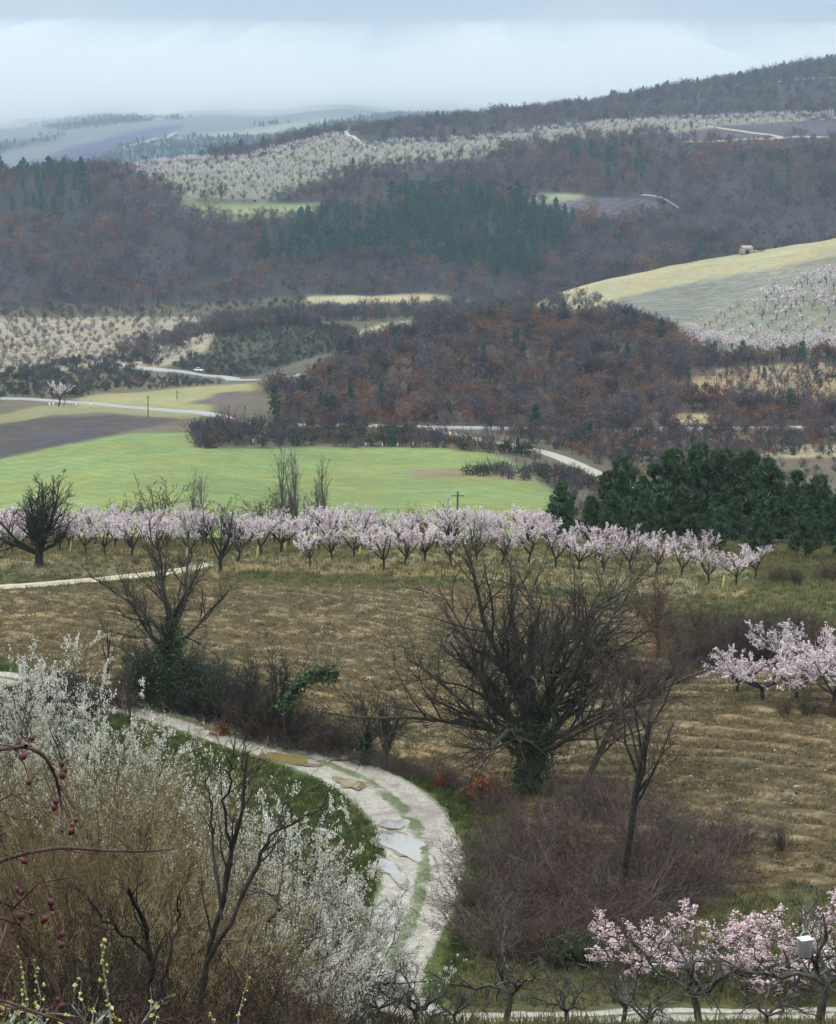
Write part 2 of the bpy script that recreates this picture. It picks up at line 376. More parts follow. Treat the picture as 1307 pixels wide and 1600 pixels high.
def H(x, y):
    """height of the ground (bilinear on the layout grid + small relief)"""
    x, y = np.atleast_1d(np.asarray(x, float)), np.atleast_1d(np.asarray(y, float))
    s = np.clip(x / np.maximum(y, 14.0), S_G[0], S_G[-1])
    yy = np.clip(y, Y_G[0], Y_G[-1])
    i = np.clip(np.searchsorted(Y_G, yy, 'right') - 1, 0, len(Y_G) - 2)
    j = np.clip(np.searchsorted(S_G, s, 'right') - 1, 0, len(S_G) - 2)
    a = (yy - Y_G[i]) / (Y_G[i + 1] - Y_G[i]); b = (s - S_G[j]) / (S_G[j + 1] - S_G[j])
    z = (Z_G[i, j] * (1 - b) + Z_G[i, j + 1] * b) * (1 - a) + (Z_G[i + 1, j] * (1 - b) + Z_G[i + 1, j + 1] * b) * a
    amp = np.interp(y, [0, 60, 150, 250, 500, 900, 1500, 3000, 18000], [0.06, 0.08, 0.12, 0.12, 0.3, 1.0, 2.0, 4, 6])
    lam = np.interp(y, [0, 60, 200, 500, 900, 1500, 3000, 18000], [3, 5, 12, 30, 40, 60, 150, 400])
    lam = 2.0 ** np.round(np.log2(lam))
    return z + amp * fbm(x / lam, y / lam, 3, 3)
def H1(x, y): return float(H(x, y)[0])
def gp(px, Y, py=700.0):
    """the ground point at distance Y under image column px"""
    x = Y * spx(px, py)
    z = H1(x, Y)
    for _ in range(3):
        _, q = project(x, Y, z)
        x = Y * spx(px, float(q)); z = H1(x, Y)
    return np.array([x, Y, z])
def hit(px, py, Y0=30.0, Y1=2500.0):
    """where the sight line through (px, py) first meets the ground beyond Y0"""
    Y = np.concatenate([np.arange(Y0, min(Y1, 320), 0.25), np.arange(max(Y0, 320), max(Y1, 321), 1.0)])
    x, zr = Y * spx(px, py), zp(py, 1.0) * Y
    below = zr - H(x, Y) <= 0
    k = int(np.argmax(below)) if below.any() else len(Y) - 1
    return np.array([x[k], Y[k], H1(x[k], Y[k])])

def inside(poly, X, Yv):
    poly = np.asarray(poly, float)
    r = np.zeros(np.shape(X), bool)
    n = len(poly)
    for i in range(n):
        x1, y1 = poly[i]; x2, y2 = poly[(i + 1) % n]
        if y1 == y2: continue
        c = ((y1 > Yv) != (y2 > Yv)) & (X < (x2 - x1) * (Yv - y1) / (y2 - y1) + x1)
        r ^= c
    return r

# ----------------------------------------------------------------- what grows where: fields traced on the land
LAND = [  # name, polygon in image columns / rows, nearest, farthest, colour, rows (spacing m, angle deg, strength)
    ('bank', [(-900, 900), (2300, 900), (2300, 2600), (-900, 2600)], -90, 70, (0.065, 0.055, 0.03), None),
    ('meadow', [(-900, 700), (2300, 700), (2300, 2000), (-900, 2000)], 58, 200, (0.13, 0.125, 0.05), None),
    ('verge', [(-300, 1040), (0, 1040), (220, 1085), (400, 1130), (560, 1170), (700, 1225), (770, 1290), (760, 1420), (690, 1600), (560, 1650), (420, 1500), (200, 1300), (-300, 1250)], 60, 125, (0.10, 0.135, 0.04), None),
    ('ploughed_field', [(-300, 925), (0, 925), (330, 905), (700, 912), (960, 945), (1100, 1010), (1190, 1040), (1500, 1130), (1500, 1430), (960, 1390), (770, 1262), (600, 1180), (420, 1130), (200, 1075), (0, 1030), (-300, 1010)], 78, 158, (0.235, 0.175, 0.095), (0.95, -38, 0.20)),
    ('orchard_grass', [(-300, 800), (850, 800), (1000, 850), (1210, 900), (1180, 935), (1050, 935), (900, 925), (700, 908), (330, 900), (-300, 900)], 138, 200, (0.235, 0.20, 0.10), None),
    ('green_strip', [(370, 895), (520, 897), (720, 905), (720, 915), (520, 912), (370, 907)], 138, 170, (0.10, 0.13, 0.045), None),
    ('green_strip', [(1180, 900), (1400, 900), (1400, 965), (1260, 960), (1180, 935)], 120, 170, (0.145, 0.165, 0.06), None),
    ('scrub_land', [(-900, 300), (2300, 300), (2300, 870), (-900, 870)], 205, 720, (0.125, 0.105, 0.07), None),
    ('green_field', [(-600, 760), (0, 718), (120, 692), (250, 668), (294, 664), (304, 701), (600, 699), (700, 701), (790, 713), (866, 768), (850, 840), (-600, 840)], 206, 450, (0.20, 0.246, 0.086), (3.0, -62, 0.05)),
    ('fallow', [(630, 738), (660, 731), (760, 733), (860, 748), (860, 756), (740, 744), (650, 744)], 240, 450, (0.22, 0.18, 0.10), None),
    ('dark_field', [(-600, 760), (0, 716), (120, 690), (230, 668), (282, 656), (180, 648), (60, 653), (0, 664), (-600, 690)], 340, 530, (0.078, 0.066, 0.064), (2.0, 70, 0.12)),
    ('pale_strip', [(-600, 680), (0, 662), (80, 648), (180, 645), (300, 655), (330, 648), (120, 633), (60, 634), (0, 648), (-600, 660)], 430, 570, (0.23, 0.21, 0.105), None),
    ('pale_field', [(118, 626), (140, 617), (260, 608), (395, 598), (395, 612), (330, 628), (330, 648), (120, 634)], 490, 690, (0.27, 0.25, 0.115), None),
    ('brown_plot', [(300, 630), (340, 614), (385, 610), (385, 628), (330, 634)], 500, 690, (0.12, 0.095, 0.085), None),
    ('spur', [(395, 690), (450, 620), (500, 580), (560, 545), (690, 500), (820, 480), (930, 482), (1080, 540), (1150, 560), (1400, 556), (1400, 670), (1000, 672), (600, 664)], 470, 720, (0.09, 0.068, 0.05), None),
    ('bank_tan', [(1060, 600), (1120, 575), (1400, 560), (1400, 640), (1190, 618), (1100, 620)], 480, 640, (0.29, 0.225, 0.13), None),
    ('bank_tan', [(1160, 700), (1400, 690), (1400, 712), (1170, 716)], 380, 480, (0.38, 0.32, 0.20), None),
    ('bank_tan', [(1040, 648), (1110, 646), (1110, 662), (1050, 664)], 470, 560, (0.36, 0.30, 0.16), None),
    ('hummock', [(255, 600), (280, 540), (350, 500), (490, 490), (560, 520), (575, 560), (480, 590), (380, 596)], 690, 860, (0.065, 0.068, 0.048), None),
    ('vineyard', [(-600, 500), (350, 494), (330, 545), (250, 575), (150, 572), (0, 590), (-600, 600)], 700, 1000, (0.31, 0.26, 0.185), (9.0, 62, 0.1)),
    ('pale_strip', [(550, 520), (600, 505), (660, 501), (660, 520), (560, 548)], 690, 930, (0.33, 0.31, 0.185), None),
    ('pale_strip', [(470, 466), (520, 457), (700, 459), (690, 470), (560, 474), (480, 474)], 930, 1060, (0.36, 0.31, 0.185), None),
    ('straw_field', [(825, 480), (880, 455), (950, 436), (1100, 405), (1307, 370), (1800, 300), (1800, 330), (1307, 405), (1100, 440), (985, 470), (900, 490)], 700, 985, (0.33, 0.295, 0.165), None),
    ('vine_rows', [(960, 468), (1100, 438), (1307, 401), (1800, 330), (1800, 400), (1307, 432), (1200, 460), (1070, 520), (1000, 500)], 650, 985, (0.205, 0.20, 0.155), (2.6, 62, 0.16)),
    ('blossom_field', [(1070, 515), (1200, 458), (1307, 430), (1800, 380), (1800, 560), (1307, 556), (1090, 556)], 600, 985, (0.20, 0.20, 0.14), None),
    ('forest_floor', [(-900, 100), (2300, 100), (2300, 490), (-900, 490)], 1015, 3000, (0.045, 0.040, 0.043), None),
    ('green_strip', [(280, 306), (300, 316), (420, 318), (520, 318), (470, 334), (330, 345), (290, 330)], 1150, 1360, (0.21, 0.24, 0.115), None),
    ('plateau', [(60, 275), (230, 258), (420, 236), (520, 212), (560, 225), (700, 222), (830, 205), (1000, 188), (1260, 180), (1260, 190), (1000, 210), (830, 222), (740, 248), (600, 258), (480, 288), (430, 312), (290, 312), (250, 285), (190, 268)], 1210, 1750, (0.195, 0.195, 0.135), None),
    ('green_strip', [(775, 306), (830, 302), (925, 303), (900, 316), (800, 318)], 1150, 1360, (0.24, 0.25, 0.14), None),
    ('dark_field', [(840, 322), (930, 308), (1010, 308), (1050, 325), (960, 342), (850, 340)], 1140, 1360, (0.095, 0.08, 0.088), (6, 60, 0.2)),
    ('dark_field', [(1035, 208), (1110, 200), (1240, 212), (1190, 222), (1060, 222)], 1300, 1750, (0.085, 0.07, 0.082), None),
    ('dark_field', [(1110, 198), (1300, 186), (1420, 180), (1420, 210), (1260, 214)], 1300, 1750, (0.085, 0.07, 0.082), None),
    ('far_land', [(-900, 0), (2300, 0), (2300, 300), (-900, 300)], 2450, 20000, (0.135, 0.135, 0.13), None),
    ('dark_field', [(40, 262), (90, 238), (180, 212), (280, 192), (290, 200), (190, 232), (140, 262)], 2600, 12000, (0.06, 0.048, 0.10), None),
    ('far_wood', [(140, 262), (190, 230), (300, 214), (420, 195), (620, 180), (760, 180), (760, 240), (400, 250), (200, 262)], 2600, 12000, (0.04, 0.075, 0.085), None),  # teal: the haze's tint is put into the colour of this wood
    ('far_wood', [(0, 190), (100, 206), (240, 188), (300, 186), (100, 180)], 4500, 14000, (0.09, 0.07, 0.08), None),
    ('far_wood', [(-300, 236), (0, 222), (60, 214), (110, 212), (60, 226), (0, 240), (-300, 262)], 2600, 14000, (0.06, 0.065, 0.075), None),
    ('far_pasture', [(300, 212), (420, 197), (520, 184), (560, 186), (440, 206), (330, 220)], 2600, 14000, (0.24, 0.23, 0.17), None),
]

# ----------------------------------------------------------------- the ground, one sheet cut into its fields
def land_material():
    m, N, L, b = new_mat('land')
    at = N.new('ShaderNodeAttribute'); at.attribute_name = 'base'
    ge = N.new('ShaderNodeNewGeometry')
    def noise(scale, det=3.0, stretch=None, rough=0.6):
        n = N.new('ShaderNodeTexNoise')
        n.inputs['Scale'].default_value = scale; n.inputs['Detail'].default_value = det; n.inputs['Roughness'].default_value = rough
        if stretch:
            mp = N.new('ShaderNodeMapping')
            mp.inputs['Rotation'].default_value = (0, 0, stretch[0]); mp.inputs['Scale'].default_value = (stretch[1], stretch[2], 1)
            L.new(ge.outputs['Position'], mp.inputs[0]); L.new(mp.outputs[0], n.inputs['Vector'])
        else:
            L.new(ge.outputs['Position'], n.inputs['Vector'])
        return n
    def rng(sock, lo, hi, a=0.3, c=0.7):
        r = N.new('ShaderNodeMapRange')
        r.inputs['From Min'].default_value = a; r.inputs['From Max'].default_value = c
        r.inputs['To Min'].default_value = lo; r.inputs['To Max'].default_value = hi
        L.new(sock, r.inputs['Value'])
        return r.outputs[0]
    def mul(a, c):
        r = N.new('ShaderNodeMath'); r.operation = 'MULTIPLY'
        L.new(a, r.inputs[0])
        L.new(c, r.inputs[1])
        return r.outputs[0]
    n1, n2, n3 = noise(2.6, 6.0, None, 0.72), noise(0.22, 4.0), noise(0.022, 4.0)
    k = mul(mul(rng(n1.outputs['Fac'], 0.62, 1.38), rng(n2.outputs['Fac'], 0.85, 1.15)), rng(n3.outputs['Fac'], 0.84, 1.16))
    # ridges and furrows, and vine rows: distance across the rows is stored on the ground
    ru = N.new('ShaderNodeAttribute'); ru.attribute_name = 'rowu'
    rk = N.new('ShaderNodeAttribute'); rk.attribute_name = 'rowk'
    nd = noise(0.5, 3.0)
    ad = N.new('ShaderNodeMath'); ad.operation = 'MULTIPLY_ADD'; ad.inputs[1].default_value = 3.0
    L.new(nd.outputs['Fac'], ad.inputs[0]); L.new(ru.outputs['Fac'], ad.inputs[2])
    sn = N.new('ShaderNodeMath'); sn.operation = 'SINE'; L.new(ad.outputs[0], sn.inputs[0])
    rr = mul(sn.outputs[0], rk.outputs['Fac'])
    one = N.new('ShaderNodeMath'); one.operation = 'ADD'; one.inputs[1].default_value = 1.0; L.new(rr, one.inputs[0])
    k = mul(k, one.outputs[0])
    st = noise(1.0, 5.0, (math.radians(38), 0.10, 0.75), 0.6)
    sk = N.new('ShaderNodeMapRange'); sk.inputs['From Min'].default_value = 0.35; sk.inputs['From Max'].default_value = 0.65; sk.inputs['To Min'].default_value = -2.6; sk.inputs['To Max'].default_value = 2.0
    L.new(st.outputs['Fac'], sk.inputs['Value'])
    s1 = mul(sk.outputs[0], rk.outputs['Fac'])
    s2 = N.new('ShaderNodeMath'); s2.operation = 'ADD'; s2.inputs[1].default_value = 1.0; L.new(s1, s2.inputs[0])
    k = mul(k, s2.outputs[0])
    sc = N.new('ShaderNodeVectorMath'); sc.operation = 'SCALE'
    L.new(at.outputs['Color'], sc.inputs[0]); L.new(k, sc.inputs['Scale'])
    L.new(sc.outputs[0], b.inputs['Base Color'])
    b.inputs['Roughness'].default_value = 0.95
    b.inputs['Specular IOR Level'].default_value = 0.12
    nb = noise(3.2, 6.0, None, 0.75)
    sm = N.new('ShaderNodeMath'); sm.operation = 'MULTIPLY_ADD'; sm.inputs[1].default_value = 0.5
    L.new(rr, sm.inputs[0]); L.new(nb.outputs['Fac'], sm.inputs[2])
    bp = N.new('ShaderNodeBump')
    bp.inputs['Strength'].default_value = 0.9; bp.inputs['Distance'].default_value = 0.22
    L.new(sm.outputs[0], bp.inputs['Height']); L.new(bp.outputs[0], b.inputs['Normal'])
    return m
M['land'] = land_material()

GX = S_G[None, :] * np.maximum(np.abs(Y_G) + 0.0, 14.0)[:, None] * np.ones((len(Y_G), 1))
GY = Y_G[:, None] * np.ones((1, len(S_G)))
GZ = H(GX.ravel(), GY.ravel()).reshape(GX.shape)
def classify(X, Y, Z, warp=4.0):
    px, py = project(X, Y, Z)
    lam = np.maximum(Y * 0.012, 0.8); lam = 2.0 ** np.round(np.log2(lam))
    wx, wy = warp * fbm(X / lam, Y / lam, 11, 3), warp * 0.6 * fbm(X / lam + 40, Y / lam, 23, 3)
    px, py = px + wx, py + np.where(Y > 200, wy * 0.5, wy)
    c = np.full(X.shape, -1)
    for i, (nm, poly, y0, y1, *_r) in enumerate(LAND):
        c = np.where((Y >= y0) & (Y <= y1) & inside(poly, px, py), i, c)
    return c
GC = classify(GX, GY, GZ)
def furrows():
    pl = (GC == [l[0] for l in LAND].index('ploughed_field')).astype(float)
    for _ in range(3):
        P_ = np.pad(pl, 1, mode='edge'); pl = (P_[:-2, 1:-1] + P_[2:, 1:-1] + P_[1:-1, :-2] + P_[1:-1, 2:] + 2 * pl) / 6
    a = math.radians(-40); t = -math.sin(a) * GX + math.cos(a) * GY; l_ = math.cos(a) * GX + math.sin(a) * GY
    ph = 2 * PI / 1.7 * t + 2.8 * fbm(GX / 7, GY / 7, 51, 3)
    amp = 0.12 * np.clip(0.55 + 0.8 * fbm(l_ / 7, t / 2.2, 52, 3), 0.05, 1.4) * np.interp(GX, [-14, 2, 10], [0.35, 0.6, 1.2])
    return pl * (amp * np.sin(ph) + 0.07 * fbm(GX / 0.9, GY / 0.9, 53, 2))
GZ = GZ + furrows()
BASE = np.zeros(GX.shape + (3,)); ROWU = np.zeros(GX.shape); ROWK = np.zeros(GX.shape)
BASE[:] = (0.10, 0.085, 0.05)
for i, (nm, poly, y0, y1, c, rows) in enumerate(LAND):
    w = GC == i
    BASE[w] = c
    if rows:
        a = math.radians(rows[1])
        ROWU[w] = (2 * PI / rows[0] * (-math.sin(a) * GX + math.cos(a) * GY))[w]
        ROWK[w] = rows[2]
for _ in range(2):                               # soft field edges
    P_ = np.pad(BASE, ((0, 0), (1, 1), (0, 0)), mode='edge'); BASE = 0.25 * P_[:, :-2] + 0.5 * P_[:, 1:-1] + 0.25 * P_[:, 2:]
    P_ = np.pad(BASE, ((1, 1), (0, 0), (0, 0)), mode='edge'); BASE = 0.25 * P_[:-2] + 0.5 * P_[1:-1] + 0.25 * P_[2:]
# slow drifts of colour inside the fields: weeds, straw, bare earth
_d = fbm(GX / 9, GY / 9, 31, 4)
BASE[..., 0] *= 1 + 0.10 * _d; BASE[..., 2] *= 1 - 0.10 * _d

def build_ground():
    R, C = GX.shape
    V = np.stack([GX, GY, GZ], -1).reshape(-1, 3)
    idx = np.arange(R * C).reshape(R, C)
    Q = np.stack([idx[:-1, :-1], idx[:-1, 1:], idx[1:, 1:], idx[1:, :-1]], -1).reshape(-1, 4)
    fc = GC[:-1, :-1].reshape(-1)
    own = {'ploughed_field': 'ploughed_field', 'green_field': 'green_field', 'dark_field': 'dark_field', 'straw_field': 'straw_field', 'vine_rows': 'vine_field',
           'blossom_field': 'orchard_field', 'vineyard': 'bare_orchard_field', 'plateau': 'plateau_orchard_field', 'pale_field': 'pale_field', 'far_land': 'far_hill', 'far_wood': 'far_hill', 'spur': 'spur_hill', 'forest_floor': 'forest_hill',
           'hummock': 'scrub_knoll'}
    nm = np.array([own.get(l[0], 'ground') for l in LAND] + ['ground'])
    fn = nm[fc]
    for n in sorted(set(fn)):
        q = Q[fn == n]
        u, inv = np.unique(q, return_inverse=True)
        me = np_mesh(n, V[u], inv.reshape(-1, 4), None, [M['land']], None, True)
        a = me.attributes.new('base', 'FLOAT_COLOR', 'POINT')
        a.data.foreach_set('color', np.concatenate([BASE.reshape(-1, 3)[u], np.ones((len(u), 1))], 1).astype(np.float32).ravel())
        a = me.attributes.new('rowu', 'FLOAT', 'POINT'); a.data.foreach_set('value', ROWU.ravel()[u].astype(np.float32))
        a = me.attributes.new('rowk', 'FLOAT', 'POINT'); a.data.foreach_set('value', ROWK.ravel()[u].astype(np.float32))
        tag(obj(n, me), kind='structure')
build_ground()

CLOUD_Y = 5000.0                     # the low cloud lies on the far hills beyond this distance
def air(name, color, dens, aniso):
    m = bpy.data.materials.new(name); m.use_nodes = True
    N, L = m.node_tree.nodes, m.node_tree.links
    N.clear()
    o = N.new('ShaderNodeOutputMaterial'); v = N.new('ShaderNodeVolumePrincipled')
    v.inputs['Color'].default_value = (*color, 1)
    v.inputs['Density'].default_value = dens
    v.inputs['Anisotropy'].default_value = aniso
    L.new(v.outputs[0], o.inputs['Volume'])
    return m
def build_haze():
    near = GY < CLOUD_Y + 1
    zb, zt = float(GZ.min()) - 1.0, float(GZ[near].max()) + 25.0
    xm = float(np.abs(GX).max()) + 60
    mb = MB().box((0, (CLOUD_Y + 30 - 140) / 2, (zb + zt) / 2), (2 * xm, CLOUD_Y + 30 + 140, zt - zb))
    me = mb.mesh('haze', [air('haze_air', (0.66, 0.84, 1.0), 0.000135, 0.55)])
    tag(obj('haze', me), kind='stuff')
    # the low cloud resting on the far hills: one closed body with an uneven front and top
    nx, nz = 121, 9
    xs = np.linspace(-6200, 6200, nx); V = []; t = np.linspace(0, 1, nz)
    zl = float(GZ.min()) - 1.0
    fr = CLOUD_Y + 160 + 900 * np.clip(0.5 + 0.6 * fbm(xs / 330, xs * 0 + 3, 61, 3), 0, 1.3)
    tops = 500 + 22 * fbm(xs / 2300, xs * 0 + 1, 71, 2)
    prof = [(lambda f, tp: [(f, zl), (f + 40, 60), (f - 60, 150), (f + 200, 230), (f + 700, 0.70 * tp), (f + 1700, 0.98 * tp), (f + 2900, 1.28 * tp), (9300, 1.6 * tp), (9300, zl)])(f, tp) for f, tp in zip(fr, tops)]
    V = np.array([[(x, y, z) for y, z in p] for x, p in zip(xs, prof)]); idx = np.arange(nx * 9).reshape(nx, 9)
    Q = np.stack([idx[:-1], np.roll(idx, -1, 1)[:-1], np.roll(idx, -1, 1)[1:], idx[1:]], -1).reshape(-1, 4)
    cap = MB().add(V, Q, [(idx[e, 0], idx[e, k], idx[e, k + 1]) if e == 0 else (idx[e, 0], idx[e, k + 1], idx[e, k]) for e in (0, nx - 1) for k in range(1, 8)])
    cme = cap.mesh('low_cloud', [air('cloud_air', (1.0, 0.995, 0.965), 0.0013, 0.3)])
    bmm = bmesh.new(); bmm.from_mesh(cme); bmesh.ops.recalc_face_normals(bmm, faces=bmm.faces); bmm.to_mesh(cme); bmm.free()
    tag(obj('low_cloud', cme), kind='stuff')
    print('haze', zb, zt, xm)
build_haze()

# ----------------------------------------------------------------- how plants are grown
def nrm(v): return v / np.maximum(np.linalg.norm(v, axis=-1, keepdims=True), 1e-9)
def perp(T, rng):
    r = rng.normal(size=T.shape)
    r -= (r * T).sum(-1, keepdims=True) * T
    return nrm(r)
def path(P0, D, L, n, wob, trop, rng):
    """m crooked shoots: n points each, starting at P0 in direction D"""
    m = len(P0)
    P = np.zeros((m, n, 3)); P[:, 0] = P0
    d = nrm(D); st = (np.asarray(L) / (n - 1))[:, None]
    tv = np.asarray(trop, float)
    if tv.ndim == 0: tv = np.array([0, 0, float(trop)])
    for k in range(1, n):
        d = nrm(d + wob * rng.normal(size=(m, 3)) + tv)
        P[:, k] = P[:, k - 1] + d * st
    return P
def taper(r0, n, tip):
    t = np.linspace(0, 1, n)[None, :]
    return np.asarray(r0)[:, None] * (1 - (1 - tip) * t)
def shoots(P, R, nc, t_rng, ang, lr, rr, n, wob, trop, tip, rng, L_abs=None, tlen=0.45, rmin=0.0, up=0.0):
    """nc side shoots on each of the m parents (P m,k,3)"""
    m, k = P.shape[:2]
    t = t_rng[0] + (t_rng[1] - t_rng[0]) * ((np.arange(nc)[None, :] + rng.random((m, nc))) / nc)
    f = np.clip(t * (k - 1), 0, k - 1.001); i = f.astype(int); a = (f - i)[..., None]
    mi = np.arange(m)[:, None]
    P0 = P[mi, i] * (1 - a) + P[mi, i + 1] * a
    T = nrm(P[mi, i + 1] - P[mi, i])
    r = (R[mi, i] * (1 - a[..., 0]) + R[mi, i + 1] * a[..., 0]) * rr
    an = rng.normal(ang[0], ang[1], (m, nc))[..., None]
    D = np.cos(an) * T + np.sin(an) * perp(T, rng)
    D[..., 2] += up
    PL = np.linalg.norm(np.diff(P, axis=1), axis=-1).sum(1)[:, None] if L_abs is None else np.full((m, 1), L_abs)
    L = PL * (lr if L_abs is None else 1.0) * (1 - tlen * (t - t_rng[0]) / max(t_rng[1] - t_rng[0], 1e-6)) * rng.uniform(0.7, 1.3, (m, nc))
    P0, D, L, r = P0.reshape(-1, 3), D.reshape(-1, 3), L.ravel(), np.maximum(r.ravel(), rmin)
    return path(P0, D, L, n, wob, trop, rng), taper(r, n, tip)
def tube(mb, P, R, k=3):
    m, n = P.shape[:2]
    if m == 0: return
    T = np.zeros_like(P)
    T[:, 1:-1] = P[:, 2:] - P[:, :-2]; T[:, 0] = P[:, 1] - P[:, 0]; T[:, -1] = P[:, -1] - P[:, -2]
    T = nrm(T)
    ref = np.where(np.abs(T[:, :1, 2:3]) > 0.85, np.array([1.0, 0, 0]), np.array([0, 0, 1.0]))
    A = nrm(np.cross(T, np.broadcast_to(ref, T.shape))); B = np.cross(T, A)
    an = np.arange(k) * 2 * PI / k
    V = P[:, :, None] + R[:, :, None, None] * (np.cos(an)[:, None] * A[:, :, None] + np.sin(an)[:, None] * B[:, :, None])
    id_ = np.arange(m * n * k).reshape(m, n, k)
    a, b = id_[:, :-1], id_[:, 1:]
    Q = np.stack([a, np.roll(a, -1, 2), np.roll(b, -1, 2), b], -1)
    mb.add(V, Q)
def along(P, n, rng, t0=0.0, t1=1.0):
    """n random points (and tangents) on the shoots P"""
    m, k = P.shape[:2]
    j = rng.integers(0, m, n); f = np.clip((t0 + (t1 - t0) * rng.random(n)) * (k - 1), 0, k - 1.001); i = f.astype(int); a = (f - i)[:, None]
    return P[j, i] * (1 - a) + P[j, i + 1] * a, nrm(P[j, i + 1] - P[j, i])
def cards(mb, C, size, rng, asp=1.0, tri=False, N0=None, spread=1.0, var=0.35):
    """small leaf or petal faces with random tilt; slightly folded quads or single triangles"""
    n = len(C)
    nn = rng.normal(size=(n, 3)) * spread
    if N0 is not None: nn = nn + N0
    nn = nrm(nn); u = perp(nn, rng); v = np.cross(nn, u)
    s = (size * rng.uniform(1 - var, 1 + var, n))[:, None]
    if tri:
        V = np.stack([C - u * s * 0.5, C + u * s * 0.5, C + v * s * asp * 0.9], 1)
        mb.add(V, None, np.arange(3 * n).reshape(n, 3))
    else:
        V = np.stack([C - v * s * asp * 0.5, C + u * s * 0.5 + nn * s * 0.12, C + v * s * asp * 0.5, C - u * s * 0.5 + nn * s * 0.12], 1)
        mb.add(V, np.arange(4 * n).reshape(n, 4))
def blobs(mb, C, size, rng, var=0.4, flat=1.0):
    """little faceted clusters (octahedra) for blossom and clods"""
    n = len(C)
    base = np.array([(1, 0, 0), (0, 1, 0), (-1, 0, 0), (0, -1, 0), (0, 0, flat), (0, 0, -flat)], float)
    s = size * rng.uniform(1 - var, 1 + var, (n, 1, 1))
    V = C[:, None] + base[None] * s * rng.uniform(0.6, 1.4, (n, 6, 1)) * 0.5
    an = rng.uniform(0, 6.28, n); c, sn = np.cos(an)[:, None], np.sin(an)[:, None]
    d = V - C[:, None]
    V = C[:, None] + np.stack([d[..., 0] * c - d[..., 1] * sn, d[..., 0] * sn + d[..., 1] * c, d[..., 2]], -1)
    f = np.array([(0, 1, 4), (1, 2, 4), (2, 3, 4), (3, 0, 4), (1, 0, 5), (2, 1, 5), (3, 2, 5), (0, 3, 5)])
    mb.add(V, None, (np.arange(n)[:, None, None] * 6 + f[None]))

class Plant:
    """a grown plant: a list of parts (name, mesh); place() stands a copy of it on the land"""
    def __init__(self, kind, parts): self.kind, self.parts = kind, parts
    def place(self, loc, rz=0.0, sc=1.0, label=None, cat='tree', group=None, kind=None):
        if len(self.parts) == 1 and self.parts[0][0] == '':
            r = obj(kind or self.kind, self.parts[0][1]); r.location = loc; r.rotation_euler = (0, 0, rz)
            r.scale = (sc, sc, sc) if not hasattr(sc, '__len__') else sc
        else:
            r = empty(kind or self.kind, loc, rz, sc)
            for nm, me in self.parts: obj(nm, me, r)
        return tag(r, label, cat, group)

def grow_far_bare(h, seed, mat, w=0.45, n_tw=90, fans=430):
    """a distant bare tree: forked trunk, limbs and a haze of twigs"""
    g = np.random.default_rng(seed); mb = MB()
    P0 = path(np.zeros((1, 3)), np.array([[0.04, 0.02, 1]]), np.array([h * 0.40]), 4, 0.06, 0, g); R0 = taper([h * 0.022], 4, 0.5)
    P1, R1 = shoots(P0, R0, 12, (0.12, 1.0), (w + 0.30, 0.28), 0, 0.55, 4, 0.14, 0.07, 0.3, g, L_abs=h * 0.56, tlen=0.0)
    P2, R2 = shoots(P1, R1, 4, (0.25, 1.0), (0.7, 0.25), 0.45, 0.55, 3, 0.14, 0.06, 0.3, g, rmin=h * 0.0032)
    P3, R3 = shoots(P2, R2, max(2, n_tw // 28), (0.2, 1.0), (0.7, 0.25), 0.6, 0.6, 2, 0.1, 0.04, 0.4, g, rmin=h * 0.0026)
    tube(mb, P0, R0, 5); tube(mb, P1, R1, 3); tube(mb, P2, R2, 3); tube(mb, P3, R3, 3)
    C, T = along(np.concatenate([P2]), fans, g)                 # the finest twigs, as thin slivers
    cards(mb, C + g.normal(size=C.shape) * h * 0.035, 0.024 * h, g, 4.6, True, None)
    return mb.mesh('bare_tree', [mat]), P2, P3
def grow_far_leafy(h, seed, leaf, bark, n=240, size=0.055, low=0.15, trunk=True):
    """a distant tree that keeps its leaves: clumps spread through the crown"""
    g = np.random.default_rng(seed); mb = MB()
    c = g.normal(size=(9, 3)) * np.array([0.17, 0.17, 0.15]) * h + np.array([0, 0, (0.5 + low) * h])
    c[:, 2] = np.clip(c[:, 2], low * h, 0.88 * h)
    j = g.integers(0, 9, n); C = c[j] + g.normal(size=(n, 3)) * h * np.array([0.10, 0.10, 0.085])
    C[:, 2] = np.maximum(C[:, 2], 0.05 * h)
    cards(mb, C, size * h, g, 1.0, True, np.array([0, 0, 0.5]), 1.0)
    nl = sum(len(t) for t in mb.T)
    P0 = path(np.zeros((1, 3)), np.array([[0, 0, 1.0]]), np.array([h * 0.6]), 3, 0.05, 0, g); R0 = taper([h * 0.022], 3, 0.5)
    P1, R1 = shoots(P0, R0, 6, (0.3, 1.0), (0.7, 0.2), 0, 0.55, 3, 0.1, 0.08, 0.3, g, L_abs=h * 0.4)
    tube(mb, P0, R0, 4); tube(mb, P1, R1, 3)
    nq = sum(len(q) for q in mb.Q)
    me = mb.mesh('leafy_tree', [bark, leaf])
    me.polygons.foreach_set('material_index', np.array([0] * nq + [1] * nl, np.int32))
    return me
